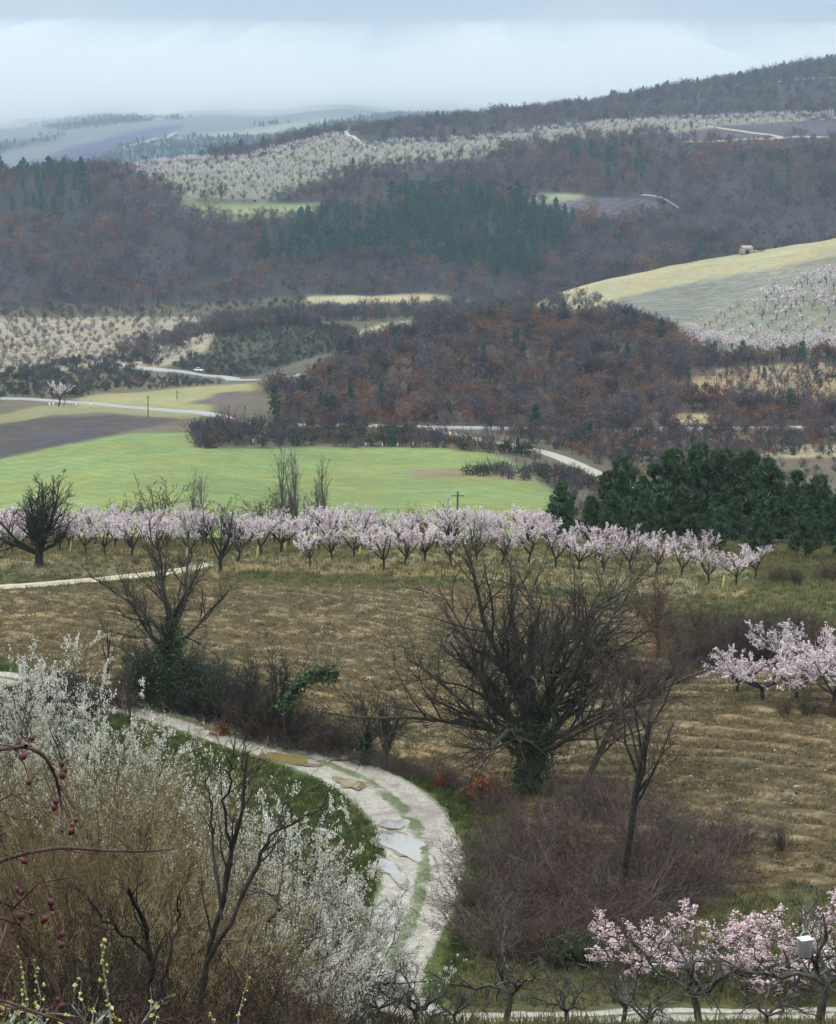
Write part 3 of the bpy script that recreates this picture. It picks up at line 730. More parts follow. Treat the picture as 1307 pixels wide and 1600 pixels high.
def grow_far_conifer(h, seed, leaf, bark, n=420, wide=0.17, round_=0.0):
    g = np.random.default_rng(seed); mb = MB()
    t = g.random(n) ** 0.8
    lump = 0.75 + 0.35 * np.sin(t * 26 + seed) + 0.25 * g.normal(size=n)
    prof = (1 - t) ** (0.75 - 0.3 * round_) * np.minimum(1, t * 6 + 0.35)
    r = wide * h * prof * np.clip(lump, 0.25, 1.5) * np.sqrt(g.uniform(0.2, 1, n))
    a = g.uniform(0, 2 * PI, n)
    C = np.stack([r * np.cos(a), r * np.sin(a), h * (0.06 + 0.94 * t) - r * 0.25], 1)
    out = np.stack([np.cos(a), np.sin(a), np.full(n, 0.5)], 1)
    cards(mb, C, 0.06 * h, g, 1.4, True, out * 0.7, 0.8)
    nl = sum(len(x) for x in mb.T)
    P0 = np.array([[[0, 0, 0], [0, 0, h * 0.5], [0, 0, h * 0.95]]], float); tube(mb, P0, taper([h * 0.02], 3, 0.2), 5)
    nq = sum(len(q) for q in mb.Q)
    me = mb.mesh('conifer', [bark, leaf])
    me.polygons.foreach_set('material_index', np.array([0] * nq + [1] * nl, np.int32))
    return me
def grow_shrub(h, w, seed, mat, stems=16, sub=5, tw=4, leaf=None, nleaf=0, lsize=0.08, rstem=0.02):
    """a round bush: many stems from one foot, side shoots, twigs, optional leaves"""
    g = np.random.default_rng(seed); mb = MB()
    a = g.uniform(0, 2 * PI, stems); tl = np.sqrt(g.random(stems)) * math.atan2(w, h) * 1.15
    D = np.stack([np.sin(tl) * np.cos(a), np.sin(tl) * np.sin(a), np.cos(tl)], 1)
    P0 = path(g.normal(size=(stems, 3)) * [w * 0.16, w * 0.16, 0.0], D, h * g.uniform(0.75, 1.1, stems), 5, 0.12, 0.03, g); R0 = taper(np.full(stems, rstem), 5, 0.3)
    P1, R1 = shoots(P0, R0, sub, (0.2, 1.0), (0.6, 0.25), 0.42, 0.6, 4, 0.16, 0.05, 0.35, g)
    P2, R2 = shoots(P1, R1, tw, (0.15, 1.0), (0.65, 0.3), 0.5, 0.65, 3, 0.14, 0.04, 0.4, g, rmin=rstem * 0.16)
    tube(mb, P0, R0, 4); tube(mb, P1, R1, 3); tube(mb, P2, R2, 3)
    if leaf is None or nleaf == 0: return mb.mesh('bush', [mat])
    nq = sum(len(q) for q in mb.Q)
    C, _ = along(P2, nleaf, g)
    cards(mb, C + g.normal(size=C.shape) * lsize * 0.6, lsize, g, 1.3, True, np.array([0, 0, 0.4]))
    nl = sum(len(x) for x in mb.T)
    me = mb.mesh('bush', [mat, leaf])
    me.polygons.foreach_set('material_index', np.array([0] * nq + [1] * nl, np.int32))
    return me
def grow_far_blossom(h, seed, flower, bark, n=170):
    g = np.random.default_rng(seed); mb = MB()
    P0 = path(np.zeros((1, 3)), np.array([[0, 0, 1.0]]), np.array([h * 0.3]), 3, 0.05, 0, g); R0 = taper([h * 0.035], 3, 0.8)
    P1, R1 = shoots(P0, R0, 7, (0.8, 1.0), (0.75, 0.12), 0, 0.6, 4, 0.1, 0.1, 0.3, g, L_abs=h * 0.72, tlen=0.0)
    P2, R2 = shoots(P1, R1, 4, (0.3, 1.0), (0.5, 0.2), 0.4, 0.6, 3, 0.1, 0.12, 0.4, g)
    tube(mb, P0, R0, 5); tube(mb, P1, R1, 3); tube(mb, P2, R2, 3)
    nq = sum(len(q) for q in mb.Q)
    C, _ = along(np.concatenate([P2]), n, g)
    cards(mb, C + g.normal(size=C.shape) * h * 0.03, h * 0.085, g, 1.0, True, np.array([0, 0, 0.6]))
    nl = sum(len(x) for x in mb.T)
    me = mb.mesh('blossom_tree', [bark, flower])
    me.polygons.foreach_set('material_index', np.array([0] * nq + [1] * nl, np.int32))
    return me

# ----------------------------------------------------------------- scattering
def scatter(poly, y0, y1, n, rng, classes=None, avoid=None, s_lim=0.30, gap=0.0):
    """n random places on the land inside a traced outline (columns / rows) between two distances"""
    ii, jj = np.where((GY[:-1, :-1] >= y0) & (GY[:-1, :-1] <= y1) & (np.abs(S_G)[None, :-1] < s_lim))
    px, py = project(GX[ii, jj], GY[ii, jj], GZ[ii, jj])
    k = inside(poly, px, py)
    if classes: k &= np.isin(GC[ii, jj], [i for i, l in enumerate(LAND) if l[0] in classes])
    if avoid: k &= ~np.isin(GC[ii, jj], [i for i, l in enumerate(LAND) if l[0] in avoid])
    ii, jj = ii[k], jj[k]
    if len(ii) == 0: return np.zeros((0, 3))
    area = (GX[ii, jj + 1] - GX[ii, jj]) * (GY[ii + 1, jj] - GY[ii, jj])
    p = area / area.sum()
    q = rng.choice(len(ii), n, p=p)
    a, b = rng.random(n), rng.random(n)
    i, j = ii[q], jj[q]
    x = GX[i, j] + a * (GX[i, j + 1] - GX[i, j]); y = GY[i, j] + b * (GY[i + 1, j] - GY[i, j])
    if gap > 0:
        keep, cell = [], {}
        for t in range(n):
            c = (int(x[t] // gap), int(y[t] // gap))
            if any((c[0] + dx, c[1] + dy) in cell and (cell[(c[0] + dx, c[1] + dy)][0] - x[t]) ** 2 + (cell[(c[0] + dx, c[1] + dy)][1] - y[t]) ** 2 < gap * gap for dx in (-1, 0, 1) for dy in (-1, 0, 1)): continue
            cell[c] = (x[t], y[t]); keep.append(t)
        x, y = x[keep], y[keep]
    return np.stack([x, y, H(x, y)], 1) if len(x) else np.zeros((0, 3))

def mass(name, protos, P, idx, sc, rng, sink=0.1):
    """one object of many uncountable plants: geometry nodes put one of the protos on every point"""
    pc = bpy.data.collections.new(name + '_kinds')
    for i, me in enumerate(protos):
        pc.objects.link(bpy.data.objects.new('%s_kind_%02d' % (name, i), me))
    me = np_mesh(name, P - np.array([0, 0, sink]))
    for an, ty, dat in (('pick', 'INT', np.asarray(idx, np.int32)), ('size', 'FLOAT', np.asarray(sc, np.float32)), ('turn', 'FLOAT', rng.uniform(0, 2 * PI, len(P)).astype(np.float32))):
        me.attributes.new(an, ty, 'POINT').data.foreach_set('value', dat)
    o = obj(name, me)
    ng = bpy.data.node_groups.new(name + '_nodes', 'GeometryNodeTree')
    ng.interface.new_socket('Geometry', in_out='INPUT', socket_type='NodeSocketGeometry')
    ng.interface.new_socket('Geometry', in_out='OUTPUT', socket_type='NodeSocketGeometry')
    N, L = ng.nodes, ng.links
    gi, go = N.new('NodeGroupInput'), N.new('NodeGroupOutput')
    ci = N.new('GeometryNodeCollectionInfo'); ci.inputs['Collection'].default_value = pc
    ci.inputs['Separate Children'].default_value = True; ci.inputs['Reset Children'].default_value = True
    ip = N.new('GeometryNodeInstanceOnPoints'); ip.inputs['Pick Instance'].default_value = True
    def named(an, ty):
        n = N.new('GeometryNodeInputNamedAttribute'); n.data_type = ty; n.inputs['Name'].default_value = an
        return n.outputs['Attribute']
    cx = N.new('ShaderNodeCombineXYZ'); L.new(named('turn', 'FLOAT'), cx.inputs['Z'])
    L.new(gi.outputs[0], ip.inputs['Points']); L.new(ci.outputs[0], ip.inputs['Instance'])
    L.new(named('pick', 'INT'), ip.inputs['Instance Index']); L.new(cx.outputs[0], ip.inputs['Rotation']); L.new(named('size', 'FLOAT'), ip.inputs['Scale'])
    L.new(ip.outputs[0], go.inputs[0])
    md = o.modifiers.new('scatter', 'NODES'); md.node_group = ng
    return tag(o, kind='stuff')

# ----------------------------------------------------------------- tracks and roads, ribbons laid on the land
def smooth_line(pts, step):
    P = np.array([p[:2] for p in pts], float)
    d = np.concatenate([[0], np.cumsum(np.linalg.norm(np.diff(P, axis=0), axis=1))])
    k = len(P); T = np.zeros_like(P)
    T[1:-1] = (P[2:] - P[:-2]) / (d[2:] - d[:-2])[:, None]; T[0] = (P[1] - P[0]) / (d[1] - d[0]); T[-1] = (P[-1] - P[-2]) / (d[-1] - d[-2])
    s = np.arange(0, d[-1], step)
    i = np.clip(np.searchsorted(d, s, 'right') - 1, 0, k - 2); h = (d[i + 1] - d[i]); t = ((s - d[i]) / h)[:, None]; h = h[:, None]
    return (1 + 2 * t) * (1 - t) ** 2 * P[i] + t * (1 - t) ** 2 * h * T[i] + t * t * (3 - 2 * t) * P[i + 1] + t * t * (t - 1) * h * T[i + 1], s
def ribbon(name, pts, half, mat, step=0.3, lift=0.05, nc=9, rough_edge=0.0, fall=0.10, rut=0.0):
    C, s = smooth_line(pts, step)
    T = np.gradient(C, axis=0); T /= np.linalg.norm(T, axis=1, keepdims=True)
    Nn = np.stack([T[:, 1], -T[:, 0]], 1)
    half = np.interp(np.linspace(0, 1, len(C)), np.linspace(0, 1, len(half)), half) if hasattr(half, '__len__') else np.full(len(C), half)
    u = np.linspace(-1, 1, nc)
    wl = half * (1 + rough_edge * fbm(s / 2.0, s * 0, 5, 3)); wr = half * (1 + rough_edge * fbm(s / 2.0, s * 0 + 9, 6, 3))
    off = np.where(u[None] < 0, u[None] * wl[:, None], u[None] * wr[:, None])
    X = C[:, None, 0] + Nn[:, None, 0] * off; Yv = C[:, None, 1] + Nn[:, None, 1] * off
    Z = H(X.ravel(), Yv.ravel()).reshape(X.shape) + lift
    if rut > 0:                                  # worn wheel ruts, a raised middle, stones and hollows
        uu = np.abs(u)[None]; Z = Z + rut * (np.exp(-(uu / 0.16) ** 2) - 0.9 * np.exp(-((uu - 0.52) / 0.17) ** 2)) + 0.022 * fbm(X * 2.3, Yv * 2.3, 41, 3)
    Z[:, 0] -= fall + lift; Z[:, -1] -= fall + lift
    idx = np.arange(X.size).reshape(X.shape)
    Q = np.stack([idx[:-1, :-1], idx[:-1, 1:], idx[1:, 1:], idx[1:, :-1]], -1).reshape(-1, 4)
    me = np_mesh(name, np.stack([X, Yv, Z], -1).reshape(-1, 3), Q, None, [mat], None, True)
    me.attributes.new('across', 'FLOAT', 'POINT').data.foreach_set('value', (off / np.maximum(half, 1e-3)[:, None]).ravel().astype(np.float32))
    return tag(obj(name, me), kind='structure'), C
def track_material(name, stone1, stone2, mud, grass, strip=0.5, grass_edge=0.75):
    m, N, L, b = new_mat(name)
    at = N.new('ShaderNodeAttribute'); at.attribute_name = 'across'
    ge = N.new('ShaderNodeNewGeometry')
    def noise(sc, det=5.0):
        n = N.new('ShaderNodeTexNoise'); n.inputs['Scale'].default_value = sc; n.inputs['Detail'].default_value = det; n.inputs['Roughness'].default_value = 0.65
        L.new(ge.outputs['Position'], n.inputs['Vector']); return n.outputs['Fac']
    def math_(op, a, c=None, d=None):
        n = N.new('ShaderNodeMath'); n.operation = op
        for k, v in enumerate((a, c, d)):
            if v is None: continue
            if isinstance(v, (int, float)): n.inputs[k].default_value = v
            else: L.new(v, n.inputs[k])
        return n.outputs[0]
    def mix(f, c1, c2):
        n = N.new('ShaderNodeMixRGB'); L.new(f, n.inputs['Fac'])
        for k, v in ((1, c1), (2, c2)):
            if isinstance(v, tuple): n.inputs[k].default_value = (*v, 1)
            else: L.new(v, n.inputs[k])
        return n.outputs[0]
    def sstep(v, lo, hi):
        n = N.new('ShaderNodeMapRange'); n.interpolation_type = 'SMOOTHSTEP'; n.inputs['From Min'].default_value = lo; n.inputs['From Max'].default_value = hi
        L.new(v, n.inputs['Value']); return n.outputs[0]
    fine, mid, big = noise(5.0, 6.0), noise(1.1), noise(0.30)
    base = mix(sstep(fine, 0.35, 0.65), stone1, stone2)
    base = mix(sstep(mid, 0.42, 0.70), base, mud)
    ua = math_('ABSOLUTE', math_('ADD', at.outputs['Fac'], math_('MULTIPLY', math_('SUBTRACT', mid, 0.5), 0.35)))
    cen = math_('SUBTRACT', 1.0, sstep(ua, 0.10, 0.22))
    cen = math_('MULTIPLY', cen, sstep(big, 0.36, 0.48))
    edge = sstep(ua, grass_edge, grass_edge + 0.2)
    g = math_('MAXIMUM', math_('MULTIPLY', cen, strip), edge)
    gcol = mix(fine, tuple(0.6 * x for x in grass), tuple(1.4 * x for x in grass))
    col = mix(g, base, gcol)
    L.new(col, b.inputs['Base Color'])
    wet = sstep(mid, 0.5, 0.7)
    r = N.new('ShaderNodeMapRange'); r.inputs['To Min'].default_value = 0.85; r.inputs['To Max'].default_value = 0.38; L.new(wet, r.inputs['Value'])
    L.new(math_('MAXIMUM', r.outputs[0], g), b.inputs['Roughness'])
    bp = N.new('ShaderNodeBump'); bp.inputs['Strength'].default_value = 0.6; bp.inputs['Distance'].default_value = 0.06
    L.new(math_('ADD', math_('MULTIPLY', fine, 0.5), mid), bp.inputs['Height']); L.new(bp.outputs[0], b.inputs['Normal'])
    return m
M['track'] = track_material('track', (0.31, 0.28, 0.23), (0.47, 0.43, 0.36), (0.25, 0.217, 0.165), (0.085, 0.115, 0.035), 0.9, 0.80)
M['farm_track'] = track_material('farm_track', (0.42, 0.35, 0.23), (0.56, 0.49, 0.36), (0.36, 0.29, 0.18), (0.12, 0.11, 0.05), 0.4, 0.72)
M['road'] = track_material('road', (0.27, 0.27, 0.27), (0.36, 0.36, 0.36), (0.30, 0.30, 0.29), (0.2, 0.18, 0.1), 0.0, 1.2)
M['path_pale'] = track_material('path_pale', (0.33, 0.30, 0.235), (0.44, 0.40, 0.32), (0.31, 0.28, 0.21), (0.25, 0.22, 0.13), 0.0, 0.9)

_tp = [(-120, 1056), (0, 1062), (100, 1076), (250, 1116), (380, 1158), (480, 1187), (560, 1217), (615, 1255), (652, 1300), (664, 1350), (654, 1410), (630, 1470), (610, 1520), (612, 1556)]
track_pts = [hit(a, b, 58, 160) for a, b in _tp]
track_pts += [gp(660, 61.6), gp(740, 61.0), gp(860, 61.2), gp(1000, 61.6), gp(1150, 61.8), gp(1320, 62.0), gp(1500, 62)]
_, TRACK_C = ribbon('dirt_track', track_pts, [1.6, 1.6, 1.6, 1.65, 1.75, 1.95, 2.15, 2.2, 2.0, 1.8, 1.5, 1.2, 1.1, 1.1, 1.1], M['track'], 0.22, 0.09, 25, 0.14, 0.10, 0.06)
_, FARM_C = ribbon('farm_track', [gp(-120, 147), gp(0, 149), gp(90, 150.5), gp(200, 153), gp(290, 156), gp(330, 158.5)], [1.3, 1.3, 1.2, 0.9], M['farm_track'], 0.4, 0.06, 9, 0.15)
def far_ribbon(name, pix, half, mat, Y0, Y1, lift=0.25, step=3.0):
    return ribbon(name, [hit(a, b, Y0, Y1) for a, b in pix], half, mat, step, lift, 7, 0.1, 0.5)
far_ribbon('road', [(-80, 622), (60, 626), (125, 630), (200, 637), (290, 644), (345, 652), (375, 660), (420, 664), (500, 666), (640, 668), (780, 671), (920, 672), (1060, 671), (1200, 670), (1330, 669)], [1.8, 1.7, 1.9, 2.4, 2.4, 2.0, 1.8], M['road'], 440, 640, 0.4)
far_ribbon('road', [(150, 566), (190, 572), (250, 579), (310, 586), (360, 592), (385, 597), (430, 601), (470, 600)], [3.0, 3.4, 3.2], M['road'], 640, 860, 0.5)
far_ribbon('gravel_lane', [(655, 669), (690, 676), (745, 687), (800, 697), (850, 708), (890, 722), (925, 738), (955, 752), (990, 770)], [1.9, 2.0, 2.4, 3.0, 2.6], M['path_pale'], 330, 520, 0.3)
far_ribbon('hill_path', [(1070, 222), (1130, 221), (1190, 218), (1225, 216), (1280, 215), (1330, 216)], 1.7, M['path_pale'], 1240, 1900, 0.8, 8)
far_ribbon('hill_path', [(1225, 216), (1180, 209), (1130, 202), (1090, 198)], 1.5, M['path_pale'], 1240, 1900, 0.8, 8)
far_ribbon('hill_path', [(1000, 305), (1030, 308), (1050, 318), (1066, 330)], 1.1, M['path_pale'], 1100, 1300, 0.4, 6)
far_ribbon('hill_path', [(590, 235), (565, 224), (545, 212), (535, 206)], 1.8, M['path_pale'], 1240, 1800, 0.8, 8)
far_ribbon('hill_path', [(1040, 145), (1110, 138), (1180, 130), (1320, 122)], 2.2, M['path_pale'], 1640, 2500, 1.0, 10)
far_ribbon('hill_path', [(190, 232), (230, 222), (275, 208)], 3.5, M['path_pale'], 2600, 6000, 2.0, 15)

# ----------------------------------------------------------------- puddles: level water in the hollows of the track
def puddle_mat(name, c, rough):
    m, N, L, b = new_mat(name)
    b.inputs['Base Color'].default_value = (*c, 1); b.inputs['Roughness'].default_value = rough
    b.inputs['Specular IOR Level'].default_value = 0.6
    no = N.new('ShaderNodeTexNoise'); no.inputs['Scale'].default_value = 2.5; no.inputs['Detail'].default_value = 3
    ge = N.new('ShaderNodeNewGeometry'); L.new(ge.outputs['Position'], no.inputs['Vector'])
    bp = N.new('ShaderNodeBump'); bp.inputs['Strength'].default_value = 0.05; bp.inputs['Distance'].default_value = 0.05
    L.new(no.outputs['Fac'], bp.inputs['Height']); L.new(bp.outputs[0], b.inputs['Normal'])
    return m
M['water_sky_pale'] = puddle_mat('water_sky_pale', (0.34, 0.325, 0.285), 0.04)  # pale base colour stands in for part of the sky's reflection
M['wet_mud'] = plain('wet_mud', (0.13, 0.10, 0.065), (0.27, 0.225, 0.16), 5.0, rough=0.30, spec=0.5, bump=0.4)
M['water_ochre'] = puddle_mat('water_ochre', (0.24, 0.178, 0.06), 0.05)
def puddle(px, py, rx, ry, rot, mat, label, seed):
    c = hit(px, py, 58, 140)
    g = np.random.default_rng(seed); n = 44
    a = np.arange(n) * 2 * PI / n
    r = 1 + 0.22 * np.sin(2 * a + g.uniform(0, 6)) + 0.16 * np.sin(3 * a + g.uniform(0, 6)) + 0.09 * np.sin(5 * a + g.uniform(0, 6)) + 0.04 * np.sin(9 * a + g.uniform(0, 6))
    x, y = rx * r * np.cos(a), ry * r * np.sin(a)
    ct, st = math.cos(rot), math.sin(rot)
    X, Yv = c[0] + x * ct - y * st, c[1] + x * st + y * ct
    z0 = float(np.max(H(c[0] + (X - c[0]) * 0.8, c[1] + (Yv - c[1]) * 0.8))) + 0.075
    # follows the slight fall of the track: a wet film, not a deep pool
    Z = np.maximum(H(X, Yv) + 0.07, H(c[0], c[1]) + 0.075 - 0.0)
    Z = H(X, Yv) * 0.8 + 0.2 * c[2] + 0.128
    V = [(X[i] - c[0], Yv[i] - c[1], Z[i] - c[2]) for i in range(n)] + [(x_ * 0.5 + 0, y_ * 0.5, float(H(c[0] + x_ * 0.5, c[1] + y_ * 0.5)[0]) * 0.8 + 0.2 * c[2] + 0.131 - c[2]) for x_, y_ in zip(X - c[0], Yv - c[1])] + [(0, 0, 0.133)]
    Q = [(i, (i + 1) % n, n + (i + 1) % n, n + i) for i in range(n)]
    T = [(n + i, n + (i + 1) % n, 2 * n) for i in range(n)]
    r_ = empty('puddle', tuple(c)); me = np_mesh('water', V, Q, T, [mat], None, True); obj('water', me, r_)
    g2 = 1.22 + 0.16 * np.sin(4 * a + seed) + 0.10 * np.sin(7 * a)
    Vr = [((X[i] - c[0]) * g2[i], (Yv[i] - c[1]) * g2[i], float(H(c[0] + (X[i] - c[0]) * g2[i], c[1] + (Yv[i] - c[1]) * g2[i])[0]) * 0.85 + 0.15 * c[2] + 0.110 - c[2]) for i in range(n)] + [(v[0], v[1], v[2] - 0.012) for v in V[n:]]
    obj('muddy_rim', np_mesh('muddy_rim', Vr, Q, T, [M['wet_mud']], None, True), r_)
    tag(r_, label, 'puddle', 'puddles in the ruts of the track')
puddle(636, 1328, 0.95, 2.3, 0.25, M['water_sky_pale'], 'largest white puddle, in the bend of the dirt track', 1)
puddle(622, 1292, 0.8, 0.7, 0.5, M['water_sky_pale'], 'white puddle just above the largest one in the bend', 2)
puddle(512, 1187, 1.3, 1.1, 0.1, M['water_sky_pale'], 'white puddle on the far rut beside the ochre one', 3)
puddle(452, 1189, 1.9, 0.62, -0.35, M['water_ochre'], 'long ochre puddle along the inner rut of the track', 5)
puddle(548, 1227, 0.6, 0.9, 0.3, M['water_ochre'], 'short ochre puddle before the bend of the track', 6)
puddle(612, 1365, 0.45, 1.6, 0.2, M['water_sky_pale'], 'narrow white puddle along the inner edge below the bend', 7)
puddle(600, 1440, 0.5, 1.5, 0.0, M['water_sky_pale'], 'white puddle half hidden by the blossoming blackthorn', 8)

# ----------------------------------------------------------------- far woods
def far_woods():
    g = np.random.default_rng(21)
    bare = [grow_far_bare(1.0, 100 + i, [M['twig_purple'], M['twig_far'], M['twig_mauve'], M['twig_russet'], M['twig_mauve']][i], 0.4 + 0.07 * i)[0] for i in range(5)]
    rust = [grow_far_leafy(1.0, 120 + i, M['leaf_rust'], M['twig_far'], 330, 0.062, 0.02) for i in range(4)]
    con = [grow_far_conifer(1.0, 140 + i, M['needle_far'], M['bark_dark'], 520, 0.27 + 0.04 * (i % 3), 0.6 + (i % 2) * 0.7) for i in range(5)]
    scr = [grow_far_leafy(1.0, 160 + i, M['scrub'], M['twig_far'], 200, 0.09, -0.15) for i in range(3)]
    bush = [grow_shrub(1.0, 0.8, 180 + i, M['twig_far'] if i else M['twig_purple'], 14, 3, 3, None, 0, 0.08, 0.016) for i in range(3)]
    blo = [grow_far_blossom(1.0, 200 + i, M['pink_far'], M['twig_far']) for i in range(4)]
    return bare, rust, con, scr, bush, blo
F_BARE, F_RUST, F_CON, F_SCR, F_BUSH, F_BLO = far_woods()
F_ALL = F_BARE + F_RUST + F_CON + F_SCR + F_BUSH + F_BLO
OB, OR_, OC, OS, OU, OL = 0, 5, 9, 14, 17, 20
def picks(n, g, wb=0.0, wr=0.0, wc=0.0, ws=0.0, wu=0.0):
    k = g.choice(5, n, p=np.array([wb, wr, wc, ws, wu]) / (wb + wr + wc + ws + wu))
    base = np.array([OB, OR_, OC, OS, OU])[k]; cnt = np.array([5, 4, 5, 3, 3])[k]
    return base + (g.random(n) * cnt).astype(int), k

g = np.random.default_rng(5)
ALLV = [(-900, 0), (2300, 0), (2300, 700), (-900, 700)]
# the forested flank behind the valley: one mass
P = scatter(ALLV, 1012, 1420, 9500, g, ['forest_floor'], None, 0.27, 5.4)
px, py = project(P[:, 0], P[:, 1], P[:, 2])
nz = fbm(P[:, 0] / 60, P[:, 1] / 45, 77, 3)
idx, kind = picks(len(P), g, 0.62, 0.16, 0.01, 0.09, 0.12)
rusty = nz > 0.15
idx = np.where(rusty & (g.random(len(P)) < 0.35), OR_ + (g.random(len(P)) * 4).astype(int), idx)
pine_zone = inside([(390, 420), (480, 345), (580, 330), (640, 295), (800, 310), (900, 350), (870, 400), (840, 445), (700, 420), (560, 405)], px, py)
green_zone = inside([(-50, 262), (130, 275), (150, 330), (60, 345), (-50, 340)], px, py) | inside([(860, 235), (1010, 240), (1010, 290), (900, 285)], px, py)
bz = fbm(P[:, 0] / 35, P[:, 1] / 35, 44, 2); low = (bz < -0.35)
idx = np.where((idx < OR_) & (bz > 0.05), np.array([1, 3])[(g.random(len(P)) * 2).astype(int)], np.where(idx < OR_, np.array([0, 2, 4])[(g.random(len(P)) * 3).astype(int)], idx))
cz = (pine_zone & (g.random(len(P)) < 0.85)) | (green_zone & (g.random(len(P)) < 0.35))
idx = np.where(cz, OC + (g.random(len(P)) * 5).astype(int), idx)
size = np.where(idx < OR_, g.uniform(6.5, 12.5, len(P)), np.where(idx < OC, g.uniform(6, 11, len(P)), np.where(idx < OS, g.uniform(7, 13, len(P)), g.uniform(3, 6, len(P)))))
size = size * np.where(low & ~cz, 0.55, 1.0) * np.exp(0.18 * g.normal(size=len(P)))
FOREST_P, FOREST_I, FOREST_S = P, idx, size
ROADS = np.concatenate([np.array([v.co[:] for v in o.data.vertices])[:, :2] for o in list(COL.objects) if o.type == 'MESH' and o.name.split('.')[0] in ('road', 'gravel_lane', 'hill_path')])
def off_roads(P, d):
    if len(P) == 0: return P
    R = ROADS
    cell = {}
    for x, y in R: cell[(int(x // 8), int(y // 8))] = cell.get((int(x // 8), int(y // 8)), []) + [(x, y)]
    keep = []
    for i, (x, y, z) in enumerate(P):
        cx, cy = int(x // 8), int(y // 8); ok = True
        for a in (-1, 0, 1):
            for b in (-1, 0, 1):
                for q in cell.get((cx + a, cy + b), ()):
                    if (q[0] - x) ** 2 + (q[1] - y) ** 2 < d * d: ok = False; break
        if ok: keep.append(i)
    return P[keep]
def grid_rows(cls, y0, y1, ang, da, db, g, jit=0.12, poly=ALLV, s_lim=0.27):
    """planted rows: a grid turned by ang degrees over the fields of one class"""
    ii, jj = np.where(np.isin(GC, [i for i, l in enumerate(LAND) if l[0] == cls]) & (GY >= y0) & (GY <= y1) & (np.abs(S_G)[None] < s_lim))
    if len(ii) == 0: return np.zeros((0, 3))
    xs, ys = GX[ii, jj], GY[ii, jj]
    a = math.radians(ang); ca, sa = math.cos(a), math.sin(a)
    U, V = xs * ca + ys * sa, -xs * sa + ys * ca
    u, v = np.meshgrid(np.arange(U.min(), U.max(), da), np.arange(V.min(), V.max(), db))
    u = u + g.normal(size=u.shape) * da * jit; v = v + g.normal(size=v.shape) * db * jit
    x, y = (u * ca - v * sa).ravel(), (u * sa + v * ca).ravel()
    z = H(x, y)
    k = (y > 30)
    x, y, z = x[k], y[k], z[k]
    c = classify(x, y, z)
    px, py = project(x, y, z)
    k = np.isin(c, [i for i, l in enumerate(LAND) if l[0] == cls]) & (y >= y0) & (y <= y1) & inside(poly, px, py) & (np.abs(x / y) < s_lim)
    return np.stack([x, y, z], 1)[k]
def in_sight(P, top):
    """does the eye at the origin see the point `top` metres above P over the bare land"""
    t = np.linspace(0.15, 0.97, 60)[None]
    X, Yv = P[:, 0:1] * t, P[:, 1:2] * t
    Z = (P[:, 2:3] + np.asarray(top)[:, None]) * t
    ok = (H(X.ravel(), Yv.ravel()).reshape(X.shape) < Z).all(1)
    px, py = project(P[:, 0], P[:, 1], P[:, 2] + np.asarray(top) * 0.5)
    return ok & (px > -15) & (px < 1322) & (py > -10) & (py < 1610)

FAR = []                    # every far plant: place, kind index, size, zone
def zone(name, P, idx, size): FAR.append((name, P, np.asarray(idx), np.asarray(size)))
zone('forest', FOREST_P, FOREST_I, FOREST_S)
P = scatter([(390, 420), (480, 345), (580, 330), (640, 295), (800, 310), (900, 350), (870, 400), (840, 445), (700, 420), (560, 405)], 1020, 1320, 900, g, ['forest_floor'], None, 0.27, 5.0)
P = P[fbm(P[:, 0] / 40, P[:, 1] / 40, 13, 2) + 0.35 * g.normal(size=len(P)) > -0.1]
zone('forest', P, OC + (g.random(len(P)) * 5).astype(int), g.uniform(7, 13, len(P)))
# upper woods between the plateau orchards and the ridge
P = off_roads(scatter(ALLV, 1420, 2300, 7500, g, ['forest_floor'], None, 0.27, 6.2), 6)
idx, _ = picks(len(P), g, 0.68, 0.12, 0.035, 0.07, 0.095)
zone('upper_wood', P, idx, np.where(idx < OC, g.uniform(6, 12, len(P)), np.where(idx < OS, g.uniform(6, 11, len(P)), g.uniform(3, 5, len(P)))))
# the wooded spur in the middle
P = off_roads(scatter(ALLV, 470, 720, 4600, g, ['spur'], None, 0.27, 2.6), 5)
px, py = project(P[:, 0], P[:, 1], P[:, 2])
nz = fbm(P[:, 0] / 16, P[:, 1] / 16, 55, 3)
idx, _ = picks(len(P), g, 0.42, 0.14, 0.03, 0.04, 0.37)
idx = np.where((nz > 0.12) & (g.random(len(P)) < 0.68), OR_ + (g.random(len(P)) * 4).astype(int), idx)
idx = np.where((px < 520) & (g.random(len(P)) < 0.12), OC + (g.random(len(P)) * 5).astype(int), idx)
zone('spur', P, idx, np.where(idx < OR_, g.uniform(4, 8, len(P)), np.where(idx < OC, g.uniform(2.8, 6, len(P)), np.where(idx < OS, g.uniform(4, 8, len(P)), g.uniform(1.8, 3.8, len(P))))))
# the evergreen knoll
P = off_roads(scatter(ALLV, 690, 860, 1700, g, ['hummock'], None, 0.27, 1.9), 6)
idx, _ = picks(len(P), g, 0.10, 0.05, 0.02, 0.62, 0.21)
zone('knoll', P, idx, np.where(idx < OR_, g.uniform(3.5, 6, len(P)), g.uniform(1.8, 3.6, len(P))))
